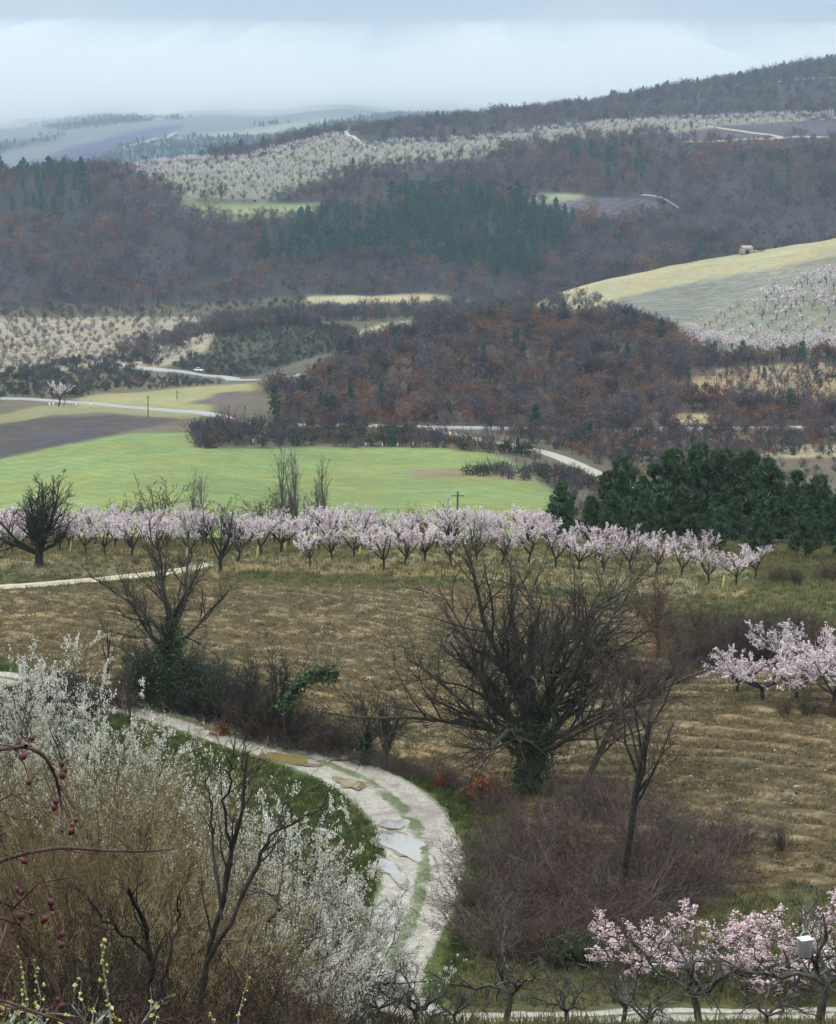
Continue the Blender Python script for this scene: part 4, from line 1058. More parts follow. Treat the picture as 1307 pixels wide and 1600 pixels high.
# scrub at the valley bottom
SCRUB = [([(-60, 620), (0, 585), (150, 560), (270, 570), (200, 606), (120, 620), (40, 640)], 560, 760, 420, 2.2, (0.10, 0.02, 0.08, 0.6, 0.2), (2.5, 5)),
         ([(130, 612), (210, 585), (260, 590), (380, 605), (200, 612)], 620, 700, 160, 1.8, (0.05, 0.15, 0.05, 0.5, 0.25), (1.5, 3)),
         ([(150, 575), (190, 545), (260, 535), (330, 500), (560, 490), (560, 500), (300, 530), (270, 580)], 740, 960, 220, 3.4, (0.72, 0.08, 0.03, 0.05, 0.12), (5, 8.5)),
         ([(330, 500), (500, 488), (720, 478), (830, 480), (830, 505), (680, 520), (640, 500), (500, 505)], 800, 1012, 520, 3.2, (0.55, 0.15, 0.06, 0.08, 0.16), (4, 8)),
         ([(303, 701), (296, 676), (330, 664), (620, 670), (740, 690), (870, 722), (940, 760), (860, 756), (790, 712), (600, 700)], 405, 468, 420, 1.8, (0.12, 0.16, 0.02, 0.40, 0.30), (3.0, 5.2)),
         ([(700, 665), (860, 668), (1400, 672), (1400, 702), (1000, 730), (940, 735), (860, 700)], 395, 480, 700, 2.0, (0.25, 0.20, 0.02, 0.18, 0.35), (2.4, 5.0)),
         ([(880, 730), (1400, 690), (1400, 870), (850, 860), (860, 770)], 230, 430, 800, 2.6, (0.1, 0.08, 0.03, 0.3, 0.5), (1.2, 3.0)),
         ([(720, 741), (760, 731), (880, 738), (960, 752), (950, 770), (860, 762), (800, 752)], 300, 440, 170, 1.6, (0.05, 0.05, 0.0, 0.45, 0.45), (2.0, 3.6)),
         ([(820, 476), (870, 460), (950, 480), (1060, 520), (1090, 556), (1040, 548), (960, 515), (880, 492)], 640, 950, 80, 3.5, (0.85, 0.05, 0.0, 0.0, 0.1), (4.5, 7.5)),
         ([(1085, 560), (1160, 556), (1400, 556), (1400, 660), (1100, 660)], 500, 700, 420, 3.0, (0.40, 0.22, 0.06, 0.08, 0.24), (2.5, 5.0)),
         ([(0, 484), (300, 478), (480, 470), (480, 478), (300, 492), (0, 500)], 955, 1012, 160, 3.0, (0.5, 0.1, 0.05, 0.2, 0.15), (3, 6))]
for i, (poly, y0, y1, n, gap, w, (h0, h1)) in enumerate(SCRUB):
    P = off_roads(scatter(poly, y0, y1, n, g, None, ['straw_field', 'vine_rows', 'blossom_field', 'green_field', 'dark_field'] if i != 8 else None, 0.27, gap), 3.6)
    idx, _ = picks(len(P), g, *w)
    if i == 5:
        nz = fbm(P[:, 0] / 12, P[:, 1] / 12, 91, 2)
        idx = np.where((nz > 0.1) & (g.random(len(P)) < 0.6), OR_ + (g.random(len(P)) * 4).astype(int), idx)
    zone('valley', P, idx, np.where((idx >= OR_) & (idx < OC) & (h1 > 4.5), g.uniform(h0, h1, len(P)) * 0.8, g.uniform(h0, h1, len(P))))
# a loose row of trees along the road, and hedgerow trees
for x0, x1, yy, n, hh in ((500, 1000, 466, 26, (5, 8)), (430, 700, 492, 16, (5, 7)), (1000, 1310, 468, 12, (4, 6.5)), (400, 480, 560, 7, (5, 8))):
    pts = np.array([gp(a, yy + g.normal() * 4, 660) for a in np.sort(g.uniform(x0, x1, n))])
    idx, _ = picks(n, g, 0.68, 0.24, 0.08, 0, 0)
    zone('roadside', off_roads(pts, 2.5), idx[:len(off_roads(pts, 2.5))], g.uniform(*hh, n)[:len(off_roads(pts, 2.5))])
# wooded edge behind the plateau orchard and the skyline of the ridge
P = scatter([(300, 262), (360, 236), (420, 222), (520, 192), (560, 205), (470, 226), (400, 244), (340, 262)], 1440, 1900, 190, g, None, None, 0.27, 6)
idx, _ = picks(len(P), g, 0.9, 0.05, 0.05, 0, 0)
zone('upper_wood', P, idx, g.uniform(9, 15, len(P)))
P = scatter([(680, 192), (760, 176), (860, 164), (960, 152), (1060, 134), (1160, 108), (1320, 78), (1320, 112), (1160, 140), (1000, 162), (860, 180)], 1840, 2420, 420, g, None, None, 0.27, 6)
idx, _ = picks(len(P), g, 0.66, 0.06, 0.20, 0.0, 0.08)
zone('ridge', P, idx, g.uniform(6, 14, len(P)))
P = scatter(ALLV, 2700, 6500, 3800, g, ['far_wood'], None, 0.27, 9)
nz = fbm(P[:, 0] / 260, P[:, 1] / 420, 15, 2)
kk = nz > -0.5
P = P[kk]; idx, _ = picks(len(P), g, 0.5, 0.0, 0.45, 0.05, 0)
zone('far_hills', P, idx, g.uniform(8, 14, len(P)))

# planted rows: blossom on the right-hand slope and on the plateau, bare rows on the left
P = grid_rows('blossom_field', 600, 990, 62, 7.4, 8.0, g)
px, py = project(P[:, 0], P[:, 1], P[:, 2])
zone('slope_orchard', P, OL + (g.random(len(P)) * 4).astype(int), g.uniform(3.8, 4.8, len(P)) * np.where((px > 1185) & (py < 500), 1.35, 0.92))
P = grid_rows('plateau', 1210, 1760, 40, 9.0, 8.0, g)
bl = g.random(len(P)) < 0.62
zone('plateau_orchard', P[bl], OL + (g.random(bl.sum()) * 4).astype(int), g.uniform(3.8, 5.4, bl.sum()))
zone('plateau_orchard', P[~bl], OB + (g.random((~bl).sum()) * 2).astype(int), g.uniform(3.0, 4.6, (~bl).sum()))
P = grid_rows('vineyard', 700, 1000, 62, 6.0, 11.5, g)
zone('bare_orchard', P, OB + (g.random(len(P)) * 5).astype(int), g.uniform(2.6, 3.8, len(P)))
P = scatter([(1160, 196), (1270, 178), (1320, 176), (1320, 190), (1200, 200)], 1450, 1760, 60, g, None, None, 0.27, 6)
zone('plateau_orchard', P, OL + (g.random(len(P)) * 4).astype(int), g.uniform(4, 5.5, len(P)))

KIND_OF = ['bare'] * 5 + ['rust'] * 4 + ['conifer'] * 5 + ['scrub'] * 3 + ['bush'] * 3 + ['blossom'] * 4
NAME_OF = {'bare': 'bare_tree', 'rust': 'oak_tree', 'conifer': 'pine_tree', 'scrub': 'evergreen_shrub', 'bush': 'thicket_bush', 'blossom': 'blossom_tree'}
PLACE_OF = {'forest': 'on the wooded flank beyond the valley', 'upper_wood': 'in the woods above the plateau orchard', 'spur': 'on the wooded spur above the road', 'knoll': 'on the dark scrubby knoll beyond the pale field',
            'valley': 'in the valley scrub around the road', 'roadside': 'standing beside the valley road', 'ridge': 'on the skyline of the misty ridge', 'far_hills': 'on the misty far hill',
            'slope_orchard': 'planted in rows on the slope below the hut', 'plateau_orchard': 'planted in rows on the far plateau', 'bare_orchard': 'planted in rows on the pale field below the forest'}
LOOK_OF = {'bare': 'leafless grey brown tree', 'rust': 'small oak keeping russet dead leaves', 'conifer': 'dark green pine', 'scrub': 'rounded dark evergreen shrub', 'bush': 'leafless tangled bush', 'blossom': 'small fruit tree in pale pink blossom'}
CAT_OF = {'bare': 'tree', 'rust': 'tree', 'conifer': 'tree', 'scrub': 'shrub', 'bush': 'bush', 'blossom': 'fruit tree'}
PLURAL_OF = {'bare': 'leafless grey brown trees', 'rust': 'russet oaks', 'conifer': 'dark pines', 'scrub': 'dark evergreen shrubs', 'bush': 'leafless bushes', 'blossom': 'pale pink fruit trees'}
CAP = {'bare': 250, 'rust': 240, 'conifer': 220, 'scrub': 180, 'bush': 180, 'blossom': 280}

def halves(me):
    """a two-material plant mesh as two: wood, and leaves or flowers"""
    n = len(me.polygons); mi = np.zeros(n, np.int32); me.polygons.foreach_get('material_index', mi)
    ls = np.zeros(n, np.int32); me.polygons.foreach_get('loop_start', ls); lt = np.zeros(n, np.int32); me.polygons.foreach_get('loop_total', lt)
    lv = np.zeros(len(me.loops), np.int32); me.loops.foreach_get('vertex_index', lv)
    co = np.zeros(len(me.vertices) * 3, np.float32); me.vertices.foreach_get('co', co); co = co.reshape(-1, 3)
    out = []
    for m in (0, 1):
        q = np.array([lv[a:a + 4] for a in ls[(mi == m) & (lt == 4)]], np.int32).reshape(-1, 4); t = np.array([lv[a:a + 3] for a in ls[(mi == m) & (lt == 3)]], np.int32).reshape(-1, 3)
        u, inv = np.unique(np.concatenate([q.ravel(), t.ravel()]), return_inverse=True)
        out.append(np_mesh('trunk' if m == 0 else 'crown', co[u], inv[:q.size].reshape(-1, 4), inv[q.size:].reshape(-1, 3), [me.materials[m]]))
    return out
def plant_far():
    split = {i: halves(me) for i, me in enumerate(F_ALL) if len(me.materials) == 2}
    gg = np.random.default_rng(99)
    zn = np.concatenate([[i] * len(z[1]) for i, z in enumerate(FAR)]).astype(int)
    P = np.concatenate([z[1] for z in FAR]); idx = np.concatenate([z[2] for z in FAR]); size = np.concatenate([z[3] for z in FAR])
    kind = np.array(KIND_OF)[idx]
    see = in_sight(P, size * 0.7)
    big = np.where(see, size / P[:, 1], 0)
    single = np.zeros(len(P), bool)
    for k, n in CAP.items():
        w = np.where((kind == k) & see)[0]
        single[w[np.argsort(-big[w])[:n]]] = True
    turn = gg.uniform(0, 2 * PI, len(P))
    for i in np.where(single)[0]:
        k = kind[i]; z = FAR[zn[i]][0]
        wood = split[idx[i]][0] if idx[i] in split else F_ALL[idx[i]]
        o = obj(NAME_OF[k], wood, None, (P[i, 0], P[i, 1], P[i, 2] - 0.03 * size[i]))
        if idx[i] in split: obj('blossom' if k == 'blossom' else 'crown', split[idx[i]][1], o)
        o.rotation_euler = (0, 0, turn[i]); s = size[i]; o.scale = (s * gg.uniform(0.9, 1.15), s * gg.uniform(0.9, 1.15), s)
        tag(o, LOOK_OF[k] + ' ' + PLACE_OF[z], CAT_OF[k], PLURAL_OF[k] + ' ' + PLACE_OF[z])
    names = {'forest': 'forest', 'upper_wood': 'upper_forest', 'spur': 'spur_wood', 'knoll': 'knoll_scrub', 'valley': 'valley_scrub', 'roadside': 'valley_scrub', 'ridge': 'ridge_wood', 'far_hills': 'far_wood',
             'slope_orchard': 'far_orchard', 'plateau_orchard': 'plateau_orchard', 'bare_orchard': 'bare_orchard'}
    for nm in sorted(set(names.values())):
        w = np.where(~single & np.isin(zn, [i for i, z in enumerate(FAR) if names[z[0]] == nm]))[0]
        if len(w): mass(nm, F_ALL, P[w], idx[w], size[w], gg, 0.15)
    print('far plants', len(P), 'single', int(single.sum()))
plant_far()

# ----------------------------------------------------------------- near plants
def grow_blossom_tree(seed, flower, bark, h=4.4, nl=6, nflow=1500, fsize=0.12, whips=True, spread=0.72):
    """pruned fruit tree, trained as a vase, in blossom: trunk, shoots, blossom"""
    g = np.random.default_rng(seed); mb = MB()
    P0 = path(np.zeros((1, 3)), np.array([[g.normal() * 0.1, g.normal() * 0.1, 1]]), np.array([h * 0.2]), 4, 0.05, 0, g); R0 = taper([0.115], 4, 0.85)
    R0[:, 0] *= 1.3
    n = nl
    a = np.arange(n) * 2 * PI / n + g.uniform(0, 6) + g.normal(size=n) * 0.25
    el = g.normal(spread, 0.12, n)
    D = np.stack([np.sin(el) * np.cos(a), np.sin(el) * np.sin(a), np.cos(el)], 1)
    P1 = path(np.repeat(P0[:, -1], n, 0), D, g.uniform(0.5, 0.66, n) * h, 6, 0.13, 0.07, g); R1 = taper(np.full(n, 0.075), 6, 0.35)
    P2, R2 = shoots(P1, R1, 6, (0.3, 1.0), (0.7, 0.25), 0.42, 0.55, 4, 0.12, 0.16, 0.35, g)
    P3, R3 = shoots(P2, R2, 4, (0.2, 1.0), (0.6, 0.3), 0.62, 0.6, 3, 0.1, 0.12, 0.4, g, rmin=0.008)
    tube(mb, P0, R0, 8); tube(mb, P1, R1, 6)
    trunk = mb.mesh('trunk', [bark], True)
    mb = MB(); tube(mb, P2, R2, 4); tube(mb, P3, R3, 3)
    W = None
    if whips:
        W, RW = shoots(P1, R1, 5, (0.45, 1.0), (0.5, 0.2), 0.42, 0.3, 3, 0.05, 0.5, 0.4, g, up=0.9)
        tube(mb, W, RW, 3)
    crown = mb.mesh('crown', [bark])
    mb = MB()
    C1, _ = along(P3, int(nflow * 0.62), g); C2, _ = along(P2, int(nflow * 0.28), g, 0.25, 1); C = np.concatenate([C1, C2])
    if W is not None:
        C3, _ = along(W, int(nflow * 0.12), g, 0.2, 1); C = np.concatenate([C, C3])
    C = C + g.normal(size=C.shape) * 0.035
    cards(mb, C, fsize, g, 1.0, False, np.array([0, 0, 0.5]))
    return [('trunk', trunk), ('crown', crown), ('blossom', mb.mesh('blossom', [flower]))]

def grow_big_bare(seed, h, trunk_l, trunk_r, nl, ang, limb_l, bark, twig, n2=9, n3=6, n4=5, wob=0.12, trop=0.05, lean=(0, 0), ivy=None, nivy=0, ivy_size=0.16, ivy_to=0.5, t0=0.45, up=0.0, flat=None, rtw=0.011, ivy_r=0.35, lr_=0.52, dome=None):
    g = np.random.default_rng(seed); mb = MB()
    P0 = path(np.zeros((1, 3)), np.array([[lean[0], lean[1], 1.0]]), np.array([trunk_l]), 6, 0.05, 0.02, g); R0 = taper([trunk_r], 6, 0.75); R0[:, 0] *= 1.35
    P1, R1 = shoots(P0, R0, nl, (t0, 1.0), ang, 0, lr_, 7, wob, trop, 0.22, g, L_abs=limb_l, tlen=0.05, up=up)
    if dome is not None:                        # limbs spread evenly over a dome, the low ones bending upward
        q = (np.arange(nl) + 0.5) / nl; el = 0.06 + dome * q ** 0.5 + g.normal(size=nl) * 0.08; az = np.arange(nl) * 2.39996 + g.normal(size=nl) * 0.2
        f = np.clip((1.0 - (1 - t0) * q) * 5, 0, 4.99); i = f.astype(int); a_ = (f - i)[:, None]
        B = P0[0, i] * (1 - a_) + P0[0, i + 1] * a_
        D = np.stack([np.sin(el) * np.cos(az), np.sin(el) * np.sin(az), np.cos(el)], 1)
        P1 = path(B, D, limb_l * (1.02 - 0.22 * q) * g.uniform(0.85, 1.12, nl), 8, wob, trop, g); R1 = taper(trunk_r * lr_ * g.uniform(0.6, 1.1, nl), 8, 0.2)
    if flat is not None:                        # crown drawn out along one direction
        P1[..., :2] = P0[:, 0, :2] + (P1[..., :2] - P0[:, 0, :2]) * np.asarray(flat)
    P2, R2 = shoots(P1, R1, n2, (0.18, 1.0), (0.62, 0.2), 0.46, 0.55, 5, 0.15, 0.06, 0.3, g, tlen=0.55)
    P3, R3 = shoots(P2, R2, n3, (0.15, 1.0), (0.62, 0.25), 0.48, 0.6, 4, 0.16, 0.05, 0.35, g, rmin=rtw * 1.2)
    P4, R4 = shoots(P3, R3, n4, (0.15, 1.0), (0.65, 0.3), 0.55, 0.7, 3, 0.15, 0.05, 0.5, g, rmin=rtw)
    tube(mb, P0, R0, 10); tube(mb, P1, R1, 7)
    trunk = mb.mesh('trunk', [bark], True)
    mb = MB(); tube(mb, P2, R2, 4); tube(mb, P3, R3, 3); tube(mb, P4, R4, 3)
    parts = [('trunk', trunk), ('crown', mb.mesh('crown', [twig]))]
    if ivy is not None and nivy:
        mb = MB()
        n1 = int(nivy * 0.55)
        C, T = along(P0, n1, g); C = C + perp(T, g) * (trunk_r * 1.0 + np.abs(g.normal(size=(n1, 1))) * ivy_r)
        C2, T2 = along(P1, nivy - n1, g, 0.0, ivy_to); C2 = C2 + perp(T2, g) * np.abs(g.normal(size=(nivy - n1, 1))) * ivy_r * 0.8
        C = np.concatenate([C, C2]); q = C / 0.55
        C = C[fbm(q[:, 0] + 0.6 * q[:, 2], q[:, 1] + 0.8 * q[:, 2], seed, 2) + 0.2 * g.normal(size=len(C)) > -0.22]
        cards(mb, C, ivy_size, g, 1.1, False, np.array([0, 0, 0.4]))
        parts.append(('ivy', mb.mesh('ivy', [ivy])))
    return parts

def grow_near_shrub(seed, h, w, mat, stems=50, sub=7, tw=5, flower=None, nflow=0, fsize=0.05, rstem=0.022, spread=1.1, straight=0.09, trop=0.05, rtw=0.005, fname='blossom', ftri=True, tri4=0, fstart=0.0, lod_up=0.0, stem_mat=None):
    """a dense many-stemmed shrub: stems, twigs and (maybe) flowers or leaves"""
    g = np.random.default_rng(seed); mb = MB()
    a = g.uniform(0, 2 * PI, stems); tl = np.sqrt(g.random(stems)) * math.atan2(w, h) * spread
    D = np.stack([np.sin(tl) * np.cos(a), np.sin(tl) * np.sin(a), np.cos(tl)], 1)
    b = np.stack([np.cos(a), np.sin(a), 0 * a], 1) * (np.sqrt(g.random(stems)) * w * 0.22)[:, None]
    P0 = path(b, D, h * g.uniform(0.65, 1.08, stems), 7, straight, trop * 0.5, g); R0 = taper(np.full(stems, rstem), 7, 0.25)
    P1, R1 = shoots(P0, R0, sub, (0.15, 1.0), (0.55, 0.22), 0.40, 0.6, 5, straight * 1.4, trop, 0.3, g, tlen=0.5, up=lod_up)
    P2, R2 = shoots(P1, R1, tw, (0.12, 1.0), (0.6, 0.28), 0.46, 0.65, 4, straight * 1.4, trop, 0.4, g, rmin=rtw)
    tube(mb, P0, R0, 5); tube(mb, P1, R1, 3)
    stem = mb.mesh('stems', [stem_mat or mat])
    mb = MB(); tube(mb, P2, R2, 3)
    P3 = None
    if tri4:
        P3, R3 = shoots(P2, R2, tri4, (0.15, 1.0), (0.6, 0.3), 0.5, 0.7, 3, straight, trop, 0.5, g, rmin=rtw * 0.8)
        tube(mb, P3, R3, 3)
    parts = [('stem', stem), ('crown', mb.mesh('crown', [mat]))]
    if flower is not None and nflow:
        mb = MB()
        C1, _ = along(P2 if P3 is None else np.concatenate([P2[:, :3], P3]), int(nflow * 0.75), g, fstart, 1); C2, _ = along(P1, int(nflow * 0.25), g, 0.3, 1)
        C = np.concatenate([C1, C2]); q = C / 0.42
        C = C[(fbm(q[:, 0] + 0.7 * q[:, 2], q[:, 1] + 0.9 * q[:, 2], seed, 2) + 0.25 * g.normal(size=len(C))) > -0.10] if fname == 'blossom' else C
        C = C + g.normal(size=C.shape) * fsize * 0.5
        cards(mb, C, fsize, g, 1.0, ftri, np.array([0, 0, 0.45]))
        parts.append((fname, mb.mesh(fname, [flower])))
    return parts

def grow_pine(seed, h, n=5200, wide=0.25):
    """a full, uneven pine: whorled boughs carrying upturned tufts of needles"""
    g = np.random.default_rng(seed); mb = MB()
    P0 = path(np.zeros((1, 3)), np.array([[g.normal() * 0.03, g.normal() * 0.03, 1]]), np.array([h * 0.96]), 8, 0.03, 0.02, g); R0 = taper([h * 0.018], 8, 0.15)
    nb = 64
    t = np.sort(g.uniform(0.10, 0.99, nb)); f = t * 7; i = np.clip(f.astype(int), 0, 6); a_ = (f - i)[:, None]
    B = P0[0, i] * (1 - a_) + P0[0, i + 1] * a_
    az = np.arange(nb) * 2.4 + g.normal(size=nb) * 0.5
    L = wide * h * (1 - t) ** 0.62 * np.minimum(1, 0.55 + t * 2.2) * g.uniform(0.6, 1.3, nb) + 0.03 * h
    el = 0.15 + 0.75 * t + g.normal(size=nb) * 0.18
    D = np.stack([np.cos(az) * np.cos(el), np.sin(az) * np.cos(el), np.sin(el)], 1)
    P1 = path(B, D, L, 5, 0.1, 0.07, g); R1 = taper(np.full(nb, h * 0.005), 5, 0.3)
    P2, R2 = shoots(P1, R1, 7, (0.25, 1.0), (0.7, 0.2), 0.45, 0.6, 3, 0.1, 0.10, 0.4, g)
    tube(mb, P0, R0, 7); tube(mb, P1, R1, 4)
    trunk = mb.mesh('trunk', [M['bark_dark']], True)
    mb = MB()
    C, T = along(P2, n, g, 0.1, 1.0)
    C2, T2 = along(P1, n // 3, g, 0.5, 1.0)
    C, T = np.concatenate([C, C2]), np.concatenate([T, T2])
    C = C + g.normal(size=C.shape) * 0.012 * h
    u = nrm(T * 0.6 + np.array([0, 0, 0.6]) + g.normal(size=T.shape) * 0.45); v = perp(u, g)
    s = (h * 0.030 * g.uniform(0.5, 1.6, len(C)))[:, None]
    V = np.stack([C - v * s * 0.24, C + v * s * 0.24, C + u * s * 1.45], 1)
    mb.add(V, None, np.arange(3 * len(C)).reshape(-1, 3))
    me = mb.mesh('crown', [M['needle'], M['needle_young']])
    me.polygons.foreach_set('material_index', (g.random(len(C)) < 0.28).astype(np.int32))
    return [('trunk', trunk), ('crown', me)]

def height_to(px, Y, top):
    """metres from the ground at (px, Y) up to image row top"""
    p = gp(px, Y)
    return max(0.3, zp(top, Y) - p[2])
_H0 = {}
def stand(kind, parts, h0, px, Y, top=None, h=None, label=None, cat='tree', group=None, rz=None, wide=1.0, sink=0.1):
    p = gp(px, Y)
    hh = h if h is not None else height_to(px, Y, top)
    h0 = max(np.percentile(np.array([v.co.z for v in me.vertices]), 99.8) for _, me in parts) if kind not in _H0 or id(parts) != _H0[kind][0] else _H0[kind][1]
    _H0[kind] = (id(parts), h0)
    s = hh / h0
    p[2] -= sink * s
    return Plant(kind, parts).place(tuple(p), random.uniform(0, 6.28) if rz is None else rz, (s * wide, s * wide, s), label, cat, group)

ORDN = ['first', 'second', 'third', 'fourth', 'fifth', 'sixth', 'seventh', 'eighth', 'ninth', 'tenth', 'eleventh', 'twelfth', 'thirteenth', 'fourteenth', 'fifteenth', 'sixteenth', 'seventeenth', 'eighteenth', 'nineteenth', 'twentieth', 'twenty-first', 'twenty-second', 'twenty-third', 'twenty-fourth', 'twenty-fifth', 'twenty-sixth', 'twenty-seventh', 'twenty-eighth', 'twenty-ninth', 'thirtieth']
# the great bare oak beside the track
stand('oak_tree', grow_big_bare(11, 13.5, 4.2, 0.52, 24, (0.62, 0.30), 9.6, M['bark_oak'], M['twig_oak'], 11, 8, 5, 0.15, 0.020, (0.0, 0.0), M['ivy'], 22000, 0.085, 0.42, 0.40, 0.0, (1.34, 0.95), 0.010, 0.60, 0.44, 0.90),
      12.6, 832, 95.5, None, 14.6, 'largest bare tree, spreading oak with a thick ivied trunk beside the track', 'oak tree', None, 0.4)
# the ivied tree at the far end of the hedge
stand('ivied_tree', grow_big_bare(29, 11, 5.4, 0.34, 10, (0.72, 0.26), 6.6, M['bark_oak'], M['twig_oak'], 9, 6, 4, 0.14, 0.05, (-0.06, 0), M['ivy_bright'], 9000, 0.10, 0.18, 0.62, 0.0, None, 0.010, 0.42, 0.45, 1.0),
      11.0, 262, 112.5, 785, None, 'bare forked tree with bright ivy up its trunk, in the hedge by the farm track', 'tree', None, 2.2)
# slim dark trees on the right of the oak
_slim = grow_big_bare(33, 9, 6.5, 0.13, 9, (0.5, 0.2), 2.8, M['bark_dark'], M['twig_brown'], 6, 4, 3, 0.12, 0.06, (0.10, 0), None, 0, 0.1, 0, 0.5, 0.0, None, 0.009)
stand('slim_tree', _slim, 8.8, 968, 77.5, 985, None, 'thin dark crooked tree rising from the red brambles', 'tree', None, 0.2)
stand('slim_tree', grow_big_bare(36, 8, 5.0, 0.14, 8, (0.7, 0.2), 3.6, M['bark_oak'], M['twig_brown'], 7, 4, 3, 0.14, 0.04, (0.55, 0.1), None, 0, 0.1, 0, 0.4, 0.0, None, 0.009), 7.0, 900, 93, 985, None, 'bare leaning tree whose limbs reach right behind the thin dark tree', 'tree', None, 0.0)
# bare trees in front of the orchard
stand('bare_tree', grow_big_bare(41, 8, 1.7, 0.42, 16, (0.62, 0.28), 5.6, M['bark_dark'], M['bark_dark'], 8, 6, 5, 0.10, 0.09, (0, 0), None, 0, 0.1, 0, 0.55, 0.0, None, 0.016), 7.2, 62, 158, 738, None, 'dense dark tree with a black stump like trunk at the orchard end', 'tree', None, 1.0)
stand('bare_tree', grow_big_bare(43, 6.5, 1.7, 0.2, 9, (0.55, 0.22), 4.6, M['bark_dark'], M['bark_dark'], 7, 5, 4, 0.12, 0.07, (0, 0), None, 0, 0.1, 0, 0.5, 0.0, None, 0.014), 6.2, 345, 155, 775, None, 'single bare dark tree standing in front of the blossom row', 'tree', None, 0.3)
# poplars and bare trees behind the orchard
_pop = [grow_big_bare(50 + i, 12, 9.5, 0.16, 18, (0.26, 0.09), 5.6, M['bark_grey'], M['bark_grey'], 5, 3, 2, 0.05, 0.13, (0, 0), None, 0, 0.1, 0, 0.06, 0.0, None, 0.022, 0.35, 0.6) for i in range(3)]
for i, (px, Y, top, lb) in enumerate(((445, 214, 688, 'tallest of the bare poplars behind the blossom, left stem'), (462, 216, 692, 'bare poplar just beside the tallest poplar behind the blossom'), (455, 213, 720, 'shorter bare poplar in front of the tallest pair'),
        (507, 217, 706, 'slim bare poplar right of the tall pair'), (496, 215, 738, 'short bare poplar at the foot of the slim one'), (303, 210, 727, 'bare poplar behind the single dark tree'), (318, 212, 735, 'second bare poplar behind the single dark tree'))):
    stand('poplar', _pop[i % 3], 12.2, px, Y, top, None, lb, 'poplar', 'bare poplars behind the orchard', None, 0.8)
_sm = [grow_big_bare(60 + i, 6, 2.2, 0.11, 9, (0.5, 0.2), 3.4, M['bark_grey'], M['twig_brown'], 6, 4, 3, 0.1, 0.08, (0, 0), None, 0, 0.1, 0, 0.4, 0.0, None, 0.014) for i in range(3)]
for i, (px, Y, top, lb) in enumerate(((253, 214, 742, 'round grey bare tree against the green field'), (198, 212, 764, 'low bare tree leftmost against the green field'), (225, 213, 772, 'smallest bare tree between the two against the field'), (415, 212, 765, 'grey bare bushy tree left of the poplars'),
        (395, 213, 775, 'grey bare bush beside the poplars, lower one'), (435, 211, 762, 'bare tree at the foot of the tall poplars'), (480, 212, 768, 'bare tree between the poplar groups'), (632, 214, 780, 'dark bare tree above the middle of the blossom row'), (780, 212, 797, 'small dark tree above the right part of the orchard'), (570, 213, 790, 'faint bare bush above the blossom row'))):
    stand('bare_tree', _sm[i % 3], 5.2, px, Y, top, None, lb, 'tree', None, None, 1.15)
for px, Y, top, lb in ((658, 213, 790, 'small russet leaved bush above the blossom row'),):
    stand('russet_bush', [('', grow_far_leafy(1.0, 71, M['leaf_rust'], M['twig_far'], 330, 0.07, -0.05))], 0.9, px, Y, top, None, lb, 'bush')

# the blossoming orchard
_alm = [grow_blossom_tree(300 + i, M['pink'], M['bark_dark'], 4.4, 5 + i % 3, (3000, 2200, 3400, 2600, 1500, 3000, 2400, 1900)[i], 0.090, True, 0.62 + 0.05 * (i % 5)) for i in range(8)]
ORCH = [(485, 157.5, 0), (600, 156.0, 0), (632, 158.5, 0), (665, 160, 0), (520, 161, 0), (553, 162.5, 0), (410, 164, 0), (440, 167, 0), (250, 160, 0), (135, 166, 0), (95, 168, 0), (205, 163, 0), (165, 164, 0), (300, 162, 0), (372, 160, 0), (20, 165, 0), (-20, 163, 0), (705, 159, 0), (745, 160, 0), (785, 159, 0), (826, 160, 0), (868, 158, 0)]
_ro = np.random.default_rng(8)
for row, Yr in enumerate((170.5, 175.5, 180.5, 185)):
    x = -42 + _ro.uniform(0, 3)
    while x < 14 - row * 0.5:
        ORCH.append((CX + F * x / Yr * 0.98, Yr + _ro.normal() * 0.5, row + 1)); x += 3.7 + _ro.normal() * 0.35
ORCH += [(905, 157, 5), (945, 156, 5), (985, 157, 5), (1025, 155, 5), (1065, 154, 5), (1108, 150, 5), (1150, 149, 5), (1182, 152, 5), (930, 163, 5), (975, 165, 5), (1020, 163, 5), (1060, 161, 5), (1098, 158, 5), (890, 164, 5)]
ROWN = ['front row', 'second row', 'third row', 'fourth row', 'back row', 'right end']
cnt = {}
for k, (px, Y, row) in enumerate(sorted(ORCH, key=lambda e: (e[2], e[0]))):
    n = cnt.get(row, 0); cnt[row] = n + 1
    stand('almond_tree', _alm[(k * 5 + k // 7) % 8], 4.4, px, Y, None, 3.6 * _ro.uniform(0.84, 1.12) * (0.86 if row == 5 else 1.0), '%s pink blossom tree from the left in the %s of the orchard' % (ORDN[n], ROWN[row]), 'fruit tree', 'pink blossom trees of the orchard in front of the green field')
for k, (px, Y, lb) in enumerate(((402, 163, 'yellow tree guard left of the single dark tree row'), (445, 168.5, 'yellow tree guard by the trunk left of the big front blossom tree'), (562, 164, 'yellow tree guard in the middle of the orchard'), (708, 158, 'yellow tree guard near the oak crown'), (110, 167, 'yellow tree guard near the dense dark tree'), (292, 161.5, 'yellow tree guard left of the bare dark tree'), (1130, 148.5, 'bright yellow stake leaning in the grass at the orchard end'))):
    p = gp(px, Y); mb = MB(); gy = np.random.default_rng(k)
    Pg = np.array([[[0, 0, -0.05], [0.03, 0, 0.4], [0.10, 0.02, 0.95]]]); tube(mb, Pg, np.array([[0.07, 0.065, 0.06]]), 7)
    o = obj('tree_guard', mb.mesh('tree_guard', [M['yellow']]), None, tuple(p)); tag(o, lb, 'tree guard', 'yellow guards in the orchard')

